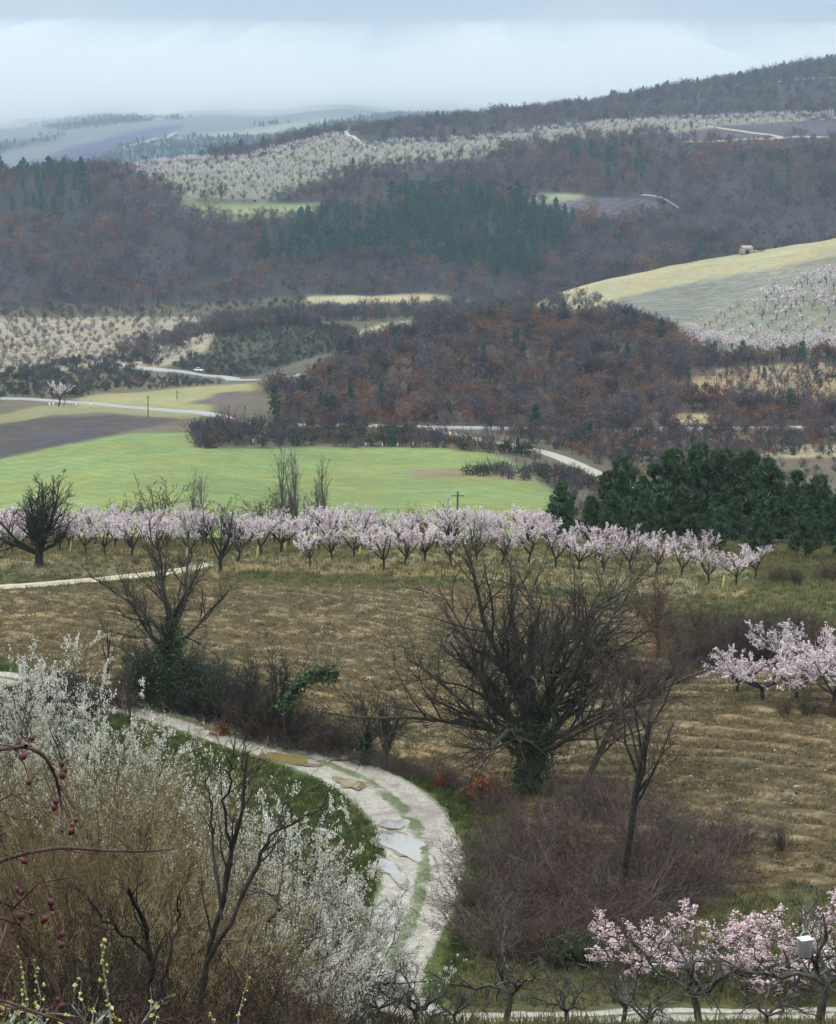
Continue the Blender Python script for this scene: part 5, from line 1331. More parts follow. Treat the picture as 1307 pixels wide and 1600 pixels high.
# pink trees on the right edge of the ploughed field
_pk = [grow_blossom_tree(330 + i, M['pink'], M['bark_dark'], 4.4, 7, 4200, 0.085, True, 0.95) for i in range(3)]
for k, (px, Y, h, w, lb) in enumerate(((1152, 109.5, 2.7, 1.2, 'leftmost pink blossom tree at the edge of the ploughed field'), (1192, 106.5, 3.0, 1.3, 'pink blossom tree with a dark leaning trunk at the field edge'), (1245, 106, 2.9, 1.3, 'pink blossom tree in the middle of the field edge clump'), (1300, 104, 2.9, 1.3, 'pink blossom tree cut by the picture edge beside the ploughed field'), (1240, 112, 3.3, 1.2, 'pink blossom tree standing behind the others at the field edge'), (1292, 110, 3.0, 1.3, 'pink blossom tree behind the one at the picture edge'), (1345, 106, 3.0, 1.3, 'pink blossom tree beyond the picture edge beside the field'))):
    stand('almond_tree', _pk[k % 3], 3.5, px, Y, None, h, lb, 'fruit tree', 'pink trees at the field edge', None, w)

# pines
_pine = [grow_pine(360 + i, 12, 13000, 0.26 + 0.03 * (i % 3)) for i in range(6)]
PINES = [(880, 188, 752, 'lone small pine left of the pine grove'), (982, 203, 712, 'leftmost tall pine of the grove'), (1022, 206, 722, 'second pine of the grove from the left'), (1055, 208, 700, 'pine under the highest point of the grove'), (1088, 210, 690, 'tallest pine of the grove'), (1125, 208, 700, 'pine just right of the tallest pine'), (1165, 207, 703, 'broad pine in the middle of the grove'),
         (1205, 206, 713, 'pine with a pointed top right of the middle of the grove'), (1240, 206, 735, 'lower pine on the right of the grove'), (1282, 205, 742, 'pine near the right edge of the grove'), (1320, 206, 736, 'pine cut by the right picture edge'), (1068, 196, 760, 'front pine with a rounded dark crown'), (1010, 193, 765, 'front pine at the left foot of the grove'), (1150, 190, 778, 'pale front pine in the middle of the grove'),
         (1115, 193, 770, 'front pine left of the pale one'), (1205, 189, 776, 'front pine right of the pale one'), (1252, 187, 775, 'front pine above the russet shrub'), (1300, 186, 772, 'front pine at the right edge'), (1345, 190, 760, 'pine beyond the right edge of the picture'), (960, 196, 765, 'low pine left at the foot of the grove'), (1380, 200, 740, 'pine far right beyond the picture edge'), (925, 198, 775, 'low pine between the lone pine and the grove'), (948, 203, 735, 'pine at the left shoulder of the grove'), (862, 186, 785, 'smallest pine left of the lone pine'), (1125, 172, 792, 'nearest pine at the foot of the grove, left of three'), (1190, 170, 788, 'nearest pine at the foot of the grove, middle of three'), (1258, 168, 790, 'nearest pine at the foot of the grove, right of three'), (1330, 168, 780, 'nearest pine by the right picture edge')]
for k, (px, Y, top, lb) in enumerate(PINES):
    stand('pine_tree', _pine[k % 6], 11.9, px, Y, top, None, lb, 'pine', 'pines of the grove', None, 1.12)

# russet oak, brown brush and red shrubs behind the great oak
_rust = grow_big_bare(81, 6, 2.4, 0.15, 9, (0.45, 0.18), 3.6, M['bark_oak'], M['twig_brown'], 7, 4, 3, 0.12, 0.06, (0, 0), M['leaf_rust_near'], 3000, 0.10, 1.0, 0.45, 0.0, None, 0.012, 0.75)
_rust[2] = ('leaves', _rust[2][1])
for px, Y, top, w, lb in ((1030, 124, 862, 0.75, 'russet leaved young oak right behind the great oak'), (1092, 126, 925, 0.8, 'small russet oak beside the brown brush'), (1275, 150, 888, 0.9, 'russet shrub in front of the right pines')):
    stand('russet_oak', _rust, 5.6, px, Y, top, None, lb, 'oak tree', None, None, w)
_brush = [grow_near_shrub(400 + i, 3.0, 2.4, M['twig_oak'] if i == 1 else M['twig_brown'], 46, 8, 6, None, 0, 0.05, 0.018, 1.2, 0.15, 0.02, 0.010) for i in range(3)]
_bram = [grow_near_shrub(410 + i, 3.0, 2.8, M['twig_red'] if i else M['twig_brown'], 40, 8, 5, None, 0, 0.05, 0.026, 1.25, 0.22, 0.0, 0.010, 'blossom', True, 0, 0.0, 0.0, M['bark_grey']) for i in range(3)]
_dkbr = [grow_near_shrub(420 + i, 3.6, 1.9, M['twig_oak'], 46, 6, 5, M['ivy'], 2600, 0.08, 0.022, 1.1, 0.14, 0.03, 0.008, 'leaves') for i in range(3)]
def bushes(kind, protos, h0, lst, lab, cat, group, w=1.0):
    for k, e in enumerate(lst):
        px, Y, h = e[:3]
        rank = sorted(range(len(lst)), key=lambda i: lst[i][0]).index(k)
        stand(kind, protos[k % len(protos)], h0, px, Y, None, h, e[3] if len(e) > 3 else '%s, %s from the left' % (lab, ORDN[rank]), cat, group, None, w)
bushes('brown_brush', _brush, 2.9, [(1075, 122, 3.2), (1110, 124, 3.6), (1150, 121, 3.3), (1190, 121, 3.4), (1228, 122, 3.3), (1265, 122, 3.0), (1130, 118, 2.8), (1205, 117, 2.7), (1300, 121, 2.8), (1095, 119, 3.0), (1170, 119, 3.0), (1248, 119, 2.6), (1060, 115, 2.4), (1010, 112, 2.8), (985, 118, 3.0), (1045, 130, 2.2), (1170, 128, 2.0), (1240, 130, 1.8)], 'leafless brown brush between the ploughed field and the pines', 'bush', 'brown brush behind the pink trees')
bushes('brown_brush', _brush, 2.9, [(1225, 103, 1.1), (1262, 102.5, 1.3), (1300, 102, 1.3), (1335, 102, 1.4)], 'low grey brown scrub under the pink trees at the field edge', 'bush', 'low scrub under the pink trees')
bushes('brown_brush', _brush, 2.9, [(1215, 149, 1.6), (1245, 147, 1.5), (1295, 149, 2.0), (1320, 147, 1.8)], 'brown brush at the foot of the pines', 'bush', 'brush at the foot of the pines')
bushes('bramble_bush', _bram, 2.9, [(a_, b_, 1.2 * c_) for a_, b_, c_ in [(760, 71.5, 2.4), (822, 70.5, 2.5), (880, 71, 2.3), (775, 77, 2.6), (842, 76, 2.9), (912, 75.5, 2.8), (985, 75.5, 2.7), (1050, 77, 2.6), (1110, 79, 2.3), (800, 83, 2.6), (870, 83, 2.9), (940, 82, 3.0), (1012, 83, 2.9), (1150, 83, 2.0), (760, 84, 2.0), (900, 90, 2.5), (965, 89, 2.6), (835, 88, 2.2), (1075, 85, 2.4), (735, 78, 1.8), (1025, 80, 2.8), (880, 80, 2.8), (955, 72.5, 2.4)]], 'dense reddish leafless bramble bush below the great oak', 'bramble', 'reddish brambles below the great oak', 1.05)
stand('thin_bush', _brush[1], 2.9, 1222, 82.5, 1285, None, 'lone dark leafless bush standing at the lower field edge', 'bush', None, None, 0.62)
stand('thin_bush', _brush[2], 2.9, 1262, 81.5, 1345, None, 'lower grey bush beside the lone dark one', 'bush', None, None, 0.9)
_green = [grow_near_shrub(430 + i, 1.6, 1.3, M['twig_brown'], 30, 6, 5, M['ivy_bright'], 4200, 0.075, 0.015, 1.2, 0.12, 0.04, 0.006, 'leaves') for i in range(2)]
stand('evergreen_bush', _green[0], 1.6, 905, 69.3, None, 1.7, 'bright green leafy bush between brambles and blossom', 'bush')
stand('evergreen_bush', _green[1], 1.6, 872, 69.0, None, 1.0, 'lower green leafy bush left of the bright one', 'bush')

# the hedge along the far side of the track
bushes('hedge_bush', _dkbr, 3.5, [(a_, b_ + 1.6, c_ * 1.3) for a_, b_, c_ in [(240, 114.5, 3.6), (268, 113.5, 3.2), (318, 111, 3.0), (362, 109, 2.4), (226, 113.2, 2.7), (248, 111.8, 3.6), (280, 112, 3.4), (306, 110.8, 3.3), (330, 109.6, 3.3), (352, 108.6, 2.9), (374, 107.6, 2.7), (292, 110.2, 2.4), (320, 108.6, 2.2)]], 'dark thicket bush with ivy in the hedge below the ivied tree', 'bush', 'dark thicket below the ivied tree')
bushes('hedge_bush', _brush, 2.9, [(392, 107.6, 3.5), (412, 107, 3.2), (432, 106.4, 3.4), (455, 105.6, 3.0), (478, 105, 2.7), (520, 104, 2.2), (500, 104.4, 2.4), (545, 103.4, 1.9)], 'leafless brown bush in the hedge along the track', 'bush', 'brown hedge bushes along the track')
bushes('low_brush', _bram, 2.9, [(545, 102.4, 1.2), (520, 102.8, 1.1), (560, 101.8, 1.1), (600, 100.6, 1.3), (628, 99.8, 1.1), (655, 99, 1.2), (682, 98, 1.4), (708, 97, 1.4), (735, 96, 1.5), (755, 94.5, 1.7), (770, 92.5, 1.8), (575, 101.2, 1.0), (490, 103.6, 1.2), (460, 104.2, 1.2), (430, 105, 1.2), (400, 106, 1.2), (640, 99.6, 0.9), (695, 97.6, 1.0)], 'low reddish brush on the bank between track and field', 'bush', 'low brush on the track bank')
_hb = [grow_big_bare(90 + i, 4, 1.1, 0.10, 9, (0.5, 0.25), 2.4, M['bark_oak'], M['twig_oak'], 7, 5, 4, 0.14, 0.06, (0.1, 0), M['ivy'], 700 if i else 0, 0.11, 0.3, 0.3, 0.0, None, 0.008, 0.18) for i in range(3)]
stand('hedge_tree', _hb[1], 3.6, 395, 107.5, 1003, None, 'thin ivy clad stems in the hedge right of the dark thicket', 'tree', None, None, 0.7)
stand('hedge_tree', _hb[0], 3.6, 437, 106, 985, None, 'small bare many branched tree in the middle of the hedge', 'tree', None, None, 0.9)
stand('hedge_tree', _hb[2], 3.6, 572, 101.5, 1052, None, 'dark bare shrub like tree near the right end of the hedge', 'tree', None, None, 0.95)
stand('hedge_tree', _hb[0], 3.6, 602, 100.6, 1062, None, 'finely branched bare shrub tree at the right end of the hedge', 'tree', None, 1.0, 0.95)
_rl = [('', grow_far_leafy(1.0, 72, M['leaf_rust_near'], M['twig_far'], 260, 0.10, -0.1))]
stand('russet_bush', _rl, 0.9, 348, 107.3, None, 1.2, 'little russet leaved shrub at the foot of the hedge', 'bush')
stand('russet_bush', _rl, 0.9, 752, 94.0, None, 1.9, 'russet leaved shrub at the foot of the great oak', 'bush')
stand('russet_bush', _rl, 0.9, 690, 97.0, None, 1.0, 'small russet shrub on the bank left of the great oak', 'bush')

def arch_tree():
    """the ivied stem that bends over to the right above the track"""
    p = gp(448, 104.5); base = np.array(p)
    pix = [(448, 1132), (446, 1112), (458, 1085), (478, 1062), (505, 1050), (528, 1058)]
    pts = np.array([unproject(a, b, 104.5 + 0.3 * math.sin(i)) for i, (a, b) in enumerate(pix)]); pts[0] = base - [0, 0, 0.1]
    g = np.random.default_rng(12); r = empty('ivied_arch', tuple(base)); mb = MB()
    P = (pts - base)[None]; R = np.array([[0.16, 0.13, 0.11, 0.09, 0.06, 0.03]])
    tube(mb, P, R, 7); obj('trunk', mb.mesh('trunk', [M['bark_dark']], True), r)
    P1, R1 = shoots(P, R, 26, (0.3, 1.0), (0.7, 0.25), 0, 0.4, 4, 0.15, 0.05, 0.3, g, L_abs=1.0); P2, R2 = shoots(P1, R1, 7, (0.2, 1), (0.7, 0.3), 0.5, 0.6, 3, 0.15, 0.03, 0.4, g, rmin=0.007)
    mb = MB(); tube(mb, P1, R1, 4); tube(mb, P2, R2, 3); obj('crown', mb.mesh('crown', [M['twig_oak']]), r)
    mb = MB(); C, T = along(P[:, 1:], 2600, g); C += perp(T, g) * np.abs(g.normal(size=(2600, 1))) * 0.36
    cards(mb, C, 0.13, g, 1.1, False, np.array([0, 0, 0.5])); obj('ivy', mb.mesh('ivy', [M['ivy_bright']]), r)
    tag(r, 'ivy covered stem arching over to the right in the hedge', 'tree')
arch_tree()

# pale grassy meadow plants beyond the farm track, left
bushes('brown_brush', _brush, 2.9, [(250, 156, 0.9), (290, 157, 1.1), (215, 158, 0.9)], 'low brown weeds beside the farm track', 'bush', 'weeds by the farm track')
bushes('brown_brush', _brush, 2.9, [(40, 113, 2.6), (85, 112.5, 2.9), (130, 112, 2.8), (165, 114, 2.4), (110, 116, 2.2), (195, 113, 2.2), (10, 112, 2.4)], 'grey brown leafless bush behind the white blackthorn', 'bush', 'leafless bushes behind the left blackthorn')
stand('slim_tree', _slim, 8.8, 165, 108, 935, None, 'thin bare stem rising behind the left blackthorn', 'tree', None, 1.0, 0.5)
stand('slim_tree', _slim, 8.8, 205, 88, 1010, None, 'second thin bare stem beside the track, right of the blackthorn', 'tree', None, 2.0, 0.3)

# ----------------------------------------------------------------- bottom right: pink row and bare pruned trees
_pkr = [grow_blossom_tree(350 + i, M['pink_deep'], M['bark_lichen'], 4.4, 7, 4200, 0.062, True, 1.12) for i in range(3)]
for k, (px, Y, h, w, lb) in enumerate(((985, 68.2, 2.3, 1.6, 'leftmost pink blossom tree in the low row above the bare pruned trees'), (1075, 67.4, 2.35, 1.6, 'second pink blossom tree in the low row from the left'), (1166, 66.4, 2.55, 1.55, 'pink blossom tree with the clear dark trunk in the low row'), (1248, 66.6, 2.6, 1.5, 'pink blossom tree above the white container'), (1318, 66.2, 3.0, 1.4, 'pink blossom tree at the right edge of the low row'))):
    stand('almond_tree', _pkr[k % 3], 3.5, px, Y, None, h, lb, 'fruit tree', 'pink row above the bare pruned trees', None, w)

def grow_pruned(seed, h=3.2):
    """old pruned fruit tree, gnarled, with short spurs"""
    g = np.random.default_rng(seed); mb = MB()
    P0 = path(np.zeros((1, 3)), np.array([[g.normal() * 0.15, g.normal() * 0.1, 1]]), np.array([h * 0.30]), 4, 0.08, 0, g); R0 = taper([0.085], 4, 0.85)
    n = 6; a = np.arange(n) * 2 * PI / n + g.uniform(0, 6) + g.normal(size=n) * 0.25; el = g.normal(0.85, 0.15, n)
    D = np.stack([np.sin(el) * np.cos(a), np.sin(el) * np.sin(a), np.cos(el)], 1)
    P1 = path(np.repeat(P0[:, -1], n, 0), D, g.uniform(0.5, 0.7, n) * h, 8, 0.26, 0.06, g); R1 = taper(np.full(n, 0.048), 8, 0.35)
    P2, R2 = shoots(P1, R1, 10, (0.2, 1.0), (0.85, 0.3), 0.42, 0.5, 6, 0.30, 0.07, 0.4, g)
    P3, R3 = shoots(P2, R2, 9, (0.2, 1.0), (0.8, 0.3), 0.45, 0.5, 4, 0.28, 0.08, 0.5, g, rmin=0.006)
    tube(mb, P0, R0, 8); tube(mb, P1, R1, 6)
    tr = mb.mesh('trunk', [M['bark_lichen']], True); mb = MB(); tube(mb, P2, R2, 5); tube(mb, P3, R3, 3)
    return [('trunk', tr), ('crown', mb.mesh('crown', [M['bark_lichen']]))]
_pr = [grow_pruned(500 + i) for i in range(5)]
for k, (px, Y, top, w, lb) in enumerate(((655, 56.5, 1530, 1.25, 'gnarled bare fruit tree in front of the pale track bottom'), (715, 57.5, 1548, 1.0, 'second gnarled bare fruit tree beside the pale track'), (792, 58.5, 1468, 1.0, 'bare pruned tree with many twigs in front of the brambles'), (880, 57.0, 1525, 1.0, 'low bare pruned tree between the bramble tree and the forked one'), (972, 58.5, 1490, 1.05, 'bare pruned tree forked low, under the left end of the pink row'), (1092, 59.0, 1470, 1.1, 'bare pruned tree under the middle of the pink row'), (1190, 57.0, 1530, 1.1, 'low bare pruned tree left of the one with the container'), (1282, 58.0, 1425, 1.05, 'tall bare pruned tree with the white container'), (1015, 55.5, 1545, 1.2, 'lowest bare pruned tree at the bottom edge'), (1345, 57.5, 1470, 1.0, 'bare pruned tree beyond the right picture edge'), (590, 57.5, 1545, 1.0, 'gnarled bare tree half hidden by the blackthorn'))):
    stand('pruned_tree', _pr[k % 5], 3.0, px, Y, top - 28, None, lb, 'fruit tree', 'bare pruned trees along the bottom', None, w)

def container():
    c = unproject(1258, 1480, 57.6); r = empty('container', tuple(c), 0.35); mb = MB()
    lo, hi = 0.17, 0.21; V = []
    for z, s in ((-0.30, lo), (0.28, hi), (0.30, hi + 0.015), (0.24, hi - 0.02)):
        V += [(-s, -s * 0.8, z), (s, -s * 0.8, z), (s, s * 0.8, z), (-s, s * 0.8, z)]
    Q = [(3, 2, 1, 0)] + [(4 * k + i, 4 * k + (i + 1) % 4, 4 * k + 4 + (i + 1) % 4, 4 * k + 4 + i) for k in range(3) for i in range(4)] + [(12, 13, 14, 15)]
    mb.add(V, Q); obj('body', mb.mesh('body', [M['white_paint']]), r)
    t = np.linspace(0, PI, 9); P = np.stack([0.2 * np.cos(t), 0 * t, 0.28 + 0.26 * np.sin(t)], 1)[None]; mb = MB(); tube(mb, P, np.full((1, 9), 0.012), 5); obj('handle', mb.mesh('handle', [M['white_paint']]), r)
    tag(r, 'white container hanging in the bare tree at bottom right', 'container')
container()

# ----------------------------------------------------------------- the white blackthorns
_bt = [grow_near_shrub(600 + i, 5.0, 3.2, M['bark_dark'], 24, 10, 6, M['white_flower'], 34000, 0.060, 0.034, 1.10, 0.22, 0.015, 0.006, 'blossom', True, 2) for i in range(3)]
_btc = [grow_near_shrub(610 + i, 4.0, 3.0, M['twig_olive'], 28, 9, 5, M['cream_flower'], 7000, 0.055, 0.022, 1.15, 0.22, 0.02, 0.006, 'blossom', True, 2) for i in range(2)]
for k, (px, Y, top, w, pr, lb) in enumerate(((88, 80, 990, 0.62, _bt[0], 'tallest white blackthorn on the left, dark stems showing'), (20, 78, 1020, 0.6, _bt[1], 'white blackthorn at the left picture edge'), (165, 76, 1072, 0.72, _bt[2], 'white blackthorn right of the tallest one on the left'), (55, 70, 1100, 0.7, _btc[0], 'cream blackthorn below the tallest white one'), (135, 68, 1150, 0.8, _btc[1], 'cream flowered bush below the left blackthorns'),
        (240, 74, 1110, 0.8, _btc[0], 'cream flowered bush nearest the far end of the track'), (285, 70, 1150, 0.7, _btc[1], 'cream flowered bush on the grassy bank by the track'),
        (395, 60, 1185, 0.62, _bt[1], 'white blackthorn standing before the green grass bank'), (440, 56, 1290, 0.62, _bt[2], 'white blackthorn between the grass bank one and the track one'),
        (505, 58, 1272, 0.66, _bt[0], 'biggest white blackthorn beside the bend of the track'), (538, 59, 1330, 0.62, _bt[1], 'white blackthorn overhanging the track edge'), (490, 52, 1400, 0.75, _bt[2], 'lower white blackthorn nearest the viewer beside the track'), (525, 54, 1470, 0.70, _bt[0], 'lowest white blackthorn at the foot of the track'))):
    stand('blackthorn', pr, 5.0, px, Y, top, None, lb, 'blossom shrub', 'blossoming blackthorns', None, w)

# ----------------------------------------------------------------- foreground: olive brown shrubs on the slope
_ol = [grow_near_shrub(640 + i, 5.0, 3.4, [M['twig_olive'], M['twig_straw'], M['twig_dark'], M['twig_olive']][i], 34, 8, 5, None, 0, 0.03, 0.024, 1.15, 0.20, 0.03, 0.0078, 'leaves', True, 1) for i in range(4)]
_dk = [grow_near_shrub(650 + i, 3.0, 3.0, [M['twig_dark'], M['twig_red'], M['twig_dark']][i], 40, 8, 5, None, 0, 0.03, 0.014, 1.25, 0.26, 0.0, 0.0055, 'leaves', True, 1) for i in range(3)]
for k, (px, Y, top, w, pr, lb) in enumerate(((95, 27, 1150, 0.8, _ol[0], 'olive brown shrub below the left blackthorns'), (185, 29, 1128, 0.8, _ol[1], 'olive brown shrub under the cream bushes'), (265, 27, 1150, 0.8, _ol[3], 'tallest olive brown shrub in the middle of the slope'), (335, 30, 1185, 0.75, _ol[0], 'olive brown shrub in front of the white blackthorn'), (20, 25, 1195, 0.8, _ol[3], 'olive brown shrub at the left picture edge'),
        (130, 21, 1300, 0.85, _ol[2], 'brown shrub behind the rose hips'), (240, 22, 1310, 0.8, _ol[1], 'brown shrub with straight stems beside the crooked branches'), (330, 21, 1385, 0.85, _ol[2], 'brown shrub at the foot of the crooked branches'), (415, 25, 1420, 0.7, _ol[3], 'brown shrub before the lower white blackthorn'))):
    stand('brown_shrub', pr, 5.0, px, Y, top, None, lb, 'shrub', 'brown shrubs on the near slope', None, w)
for k, (px, Y, top, w, lb) in enumerate(((40, 11, 1430, 0.9, 'dark twiggy bush in the lower left corner behind the hips'), (140, 11.5, 1470, 0.9, 'dark twiggy bush behind the yellow budded stalk'), (250, 11.5, 1490, 0.9, 'dark twiggy bush at the bottom left of the middle'), (350, 12, 1505, 0.9, 'dark twiggy bush at the bottom under the crooked branches'), (440, 13.5, 1520, 0.9, 'dark twiggy bush at the bottom beside the white blackthorn'), (530, 17, 1545, 0.9, 'lowest dark twiggy bush at the bottom'), (620, 28, 1580, 0.9, 'dark twiggy bush at the bottom under the gnarled trees'))):
    stand('twiggy_bush', _dk[k % 3], 3.0, px, Y, top, None, lb, 'bush', 'dark twiggy bushes along the bottom', None, w)

def crooked_tree():
    """a small dead tree: thick dark crooked stems traced from the photo, with side twigs"""
    D0 = 14.0; root = gp(262, D0)
    r = empty('dead_tree', tuple(root)); g = np.random.default_rng(4)
    lines = [([(300, 1720), (308, 1560), (340, 1440), (362, 1330), (380, 1250), (389, 1175)], 0.030, 0.009, 0.0), ([(322, 1500), (372, 1425), (405, 1345), (420, 1310), (452, 1288), (500, 1261)], 0.021, 0.006, 0.4),
             ([(262, 1720), (240, 1600), (234, 1500), (226, 1440), (203, 1392)], 0.034, 0.014, -0.5), ([(232, 1490), (200, 1462), (165, 1440), (140, 1400)], 0.016, 0.006, -0.8), ([(246, 1560), (262, 1500), (280, 1440), (281, 1400)], 0.015, 0.006, -0.2),
             ([(345, 1440), (335, 1330), (330, 1250), (325, 1200)], 0.014, 0.005, 0.6), ([(362, 1330), (352, 1260), (362, 1200), (366, 1160)], 0.014, 0.005, -0.3), ([(420, 1440), (440, 1410), (400, 1380)], 0.014, 0.005, 0.9)]
    mbt, mbc = MB(), MB()
    for pix, r0, r1, dd in lines:
        pts = np.array([unproject(a, b, D0 + dd * k / (len(pix) - 1) + 0.05 * g.normal()) for k, (a, b) in enumerate(pix)]) - root
        n = 14; t = np.linspace(0, len(pts) - 1, n); i = np.clip(t.astype(int), 0, len(pts) - 2); f = (t - i)[:, None]
        P = (pts[i] * (1 - f) + pts[i + 1] * f + g.normal(size=(n, 3)) * 0.012)[None]
        R = taper([r0], n, r1 / r0) * (1 + 0.12 * g.normal(size=(1, n)))
        tube(mbt, P, R, 7)
        S, RS = shoots(P, R, 9, (0.35, 1.0), (0.5, 0.2), 0, 0.5, 5, 0.16, 0.08, 0.35, g, L_abs=0.42, rmin=0.004); tube(mbc, S, RS, 4)
        S2, R2 = shoots(S, RS, 3, (0.3, 1.0), (0.6, 0.2), 0.5, 0.6, 4, 0.15, 0.05, 0.5, g, rmin=0.003); tube(mbc, S2, R2, 3)
    obj('trunk', mbt.mesh('trunk', [M['bark_dark']], True), r); obj('crown', mbc.mesh('crown', [M['bark_dark']]), r)
    tag(r, 'small dead tree with long dark crooked stems in the near shrubs', 'tree')
crooked_tree()

def rose_bush():
    """dog rose with dark red hips, close to the camera on the left"""
    D0 = 3.0; root = np.array([-0.78, 2.9, H1(-0.78, 2.9)]); r = empty('rose_bush', tuple(root)); g = np.random.default_rng(6)
    canes = [([(-60, 1185), (0, 1171), (40, 1166), (70, 1180), (88, 1215), (97, 1260), (98, 1300)], 0.0040, 0.0022), ([(-60, 1372), (0, 1345), (45, 1332), (95, 1324), (160, 1329), (225, 1331), (272, 1326)], 0.0042, 0.0016),
             ([(-60, 1440), (0, 1434), (30, 1444), (52, 1458)], 0.0034, 0.0016), ([(-40, 1400), (0, 1408), (25, 1420), (55, 1428)], 0.0024, 0.0014), ([(-60, 1482), (0, 1492), (40, 1499), (62, 1495)], 0.0026, 0.0014), ([(-60, 1560), (10, 1565), (80, 1590), (140, 1610)], 0.0036, 0.002),
             ([(-30, 1700), (-20, 1560), (0, 1480), (20, 1420), (60, 1380), (110, 1370)], 0.004, 0.0014), ([(-60, 1300), (-20, 1262), (20, 1240), (60, 1262)], 0.0026, 0.0014)]
    mb = MB(); tw = MB()
    for pix, r0, r1 in canes:
        pts = np.array([unproject(a, b, D0 + 0.08 * g.normal()) for a, b in pix]) - root
        n = 16; t = np.linspace(0, len(pts) - 1, n); i = np.clip(t.astype(int), 0, len(pts) - 2); f = (t - i)[:, None]
        P = (pts[i] * (1 - f) + pts[i + 1] * f)[None]; R = taper([r0], n, r1 / r0)
        tube(mb, P, R, 7)
        S, RS = shoots(P, R, 10, (0.1, 1.0), (1.0, 0.2), 0, 0.5, 2, 0.1, 0.0, 0.1, g, L_abs=0.012); tube(tw, S, RS, 3)
        S, RS = shoots(P, R, 5, (0.2, 1.0), (0.8, 0.3), 0, 0.5, 5, 0.16, 0.05, 0.5, g, L_abs=0.10, rmin=0.0007); tube(tw, S, RS, 4)
    # the canes run back to the foot of the bush
    for k in range(5):
        a = unproject(-60, 1185 + 80 * k, D0) - root
        P = np.array([[0.0, 0, 0], a * 0.4 + [-0.15, 0.05, -0.1 + 0.1 * k], a * 0.8 + [-0.1, 0, 0.02], a])[None] * 1.0; tube(mb, P, taper([0.0055], 4, 0.8), 6)
    obj('cane', mb.mesh('cane', [M['cane']], True), r); obj('twigs', tw.mesh('twigs', [M['cane']]), r)['kind'] = 'stuff'
    def hip_mesh():
        V, Q = [], []; prof = [(-1.05, 0.12), (-0.85, 0.5), (-0.4, 0.86), (0.1, 0.95), (0.55, 0.75), (0.85, 0.4), (1.0, 0.2), (1.25, 0.26), (1.32, 0.05)]; k = 10
        for z, rr in prof: V += [(rr * math.cos(2 * PI * i / k), rr * math.sin(2 * PI * i / k), z) for i in range(k)]
        for j in range(len(prof) - 1): Q += [(j * k + i, j * k + (i + 1) % k, (j + 1) * k + (i + 1) % k, (j + 1) * k + i) for i in range(k)]
        return np_mesh('hip', np.array(V) * 0.0060, Q, None, [M['hip']], None, True)
    hm = hip_mesh(); st = MB()
    for k, (px, py) in enumerate(((50, 1153), (46, 1166), (36, 1182), (97, 1194), (101, 1204), (98, 1212), (45, 1222), (88, 1252), (86, 1261), (119, 1281), (113, 1290), (112, 1299), (38, 1345), (30, 1390), (34, 1394), (80, 1410), (82, 1418), (50, 1426), (68, 1440), (71, 1435), (20, 1456), (97, 1460), (97, 1477), (90, 1562), (98, 1572), (8, 1550), (34, 1432))):
        c = unproject(px, py, D0 + 0.05 * g.normal()) - root
        h = obj('hip', hm, r, tuple(c)); h.rotation_euler = (PI + g.normal() * 0.5, g.normal() * 0.5, g.uniform(0, 6)); s = g.uniform(0.75, 1.15); h.scale = (s, s, s * 1.1)
        P = np.array([[c + [0, 0, 0.006], c + [-0.006, 0, 0.03], c + [-0.02, 0.01, 0.055]]]); tube(st, P, np.full((1, 3), 0.0009), 4)
    obj('stalks', st.mesh('stalks', [M['cane']]), r)['kind'] = 'stuff'
    tag(r, 'dog rose canes with dark red hips at the left edge, close by', 'rose bush')
rose_bush()

def bud_stalk(pix, D0, label, r0=0.0022, nb=16, seed=1):
    g = np.random.default_rng(seed); base = unproject(pix[0][0], pix[0][1], D0)
    base[2] = H1(base[0], base[1]); r = empty('budding_stalk', tuple(base))
    pts = np.array([[0, 0, 0]] + [unproject(a, b, D0) - base for a, b in pix]); n = 12
    t = np.linspace(0, len(pts) - 1, n); i = np.clip(t.astype(int), 0, len(pts) - 2); f = (t - i)[:, None]
    P = (pts[i] * (1 - f) + pts[i + 1] * f)[None]; mb = MB(); tube(mb, P, taper([r0], n, 0.5), 5); obj('stem', mb.mesh('stem', [M['lichen']], True), r)
    mb = MB(); t = np.linspace(1.0, len(pts) - 1.001, nb); i = t.astype(int); f = (t - i)[:, None]
    C = pts[i] * (1 - f) + pts[i + 1] * f + g.normal(size=(nb, 3)) * 0.003
    blobs(mb, C, 0.0060, g, 0.3, 1.3); o = obj('buds', mb.mesh('buds', [M['bud']]), r); o['kind'] = 'stuff'
    tag(r, label, 'plant', 'yellow budded stalks at the bottom left')
bud_stalk([(174, 1600), (166, 1540), (160, 1500), (163, 1466)], 3.1, 'upright stalk with yellow buds, brightest of the bottom left', 0.0022, 20, 1)
bud_stalk([(42, 1560), (36, 1520), (26, 1484)], 3.1, 'dull budded stalk leftmost under the rose canes', 0.0016, 11, 2)
bud_stalk([(64, 1560), (57, 1528), (53, 1500)], 3.1, 'short budded stalk right of the leftmost one', 0.0016, 10, 3)
bud_stalk([(372, 1590), (380, 1560), (388, 1530)], 4.2, 'faint budded stalk under the crooked stems', 0.0018, 12, 4)
bud_stalk([(335, 1600), (330, 1582)], 4.2, 'small budded tip at the bottom edge', 0.0018, 7, 5)

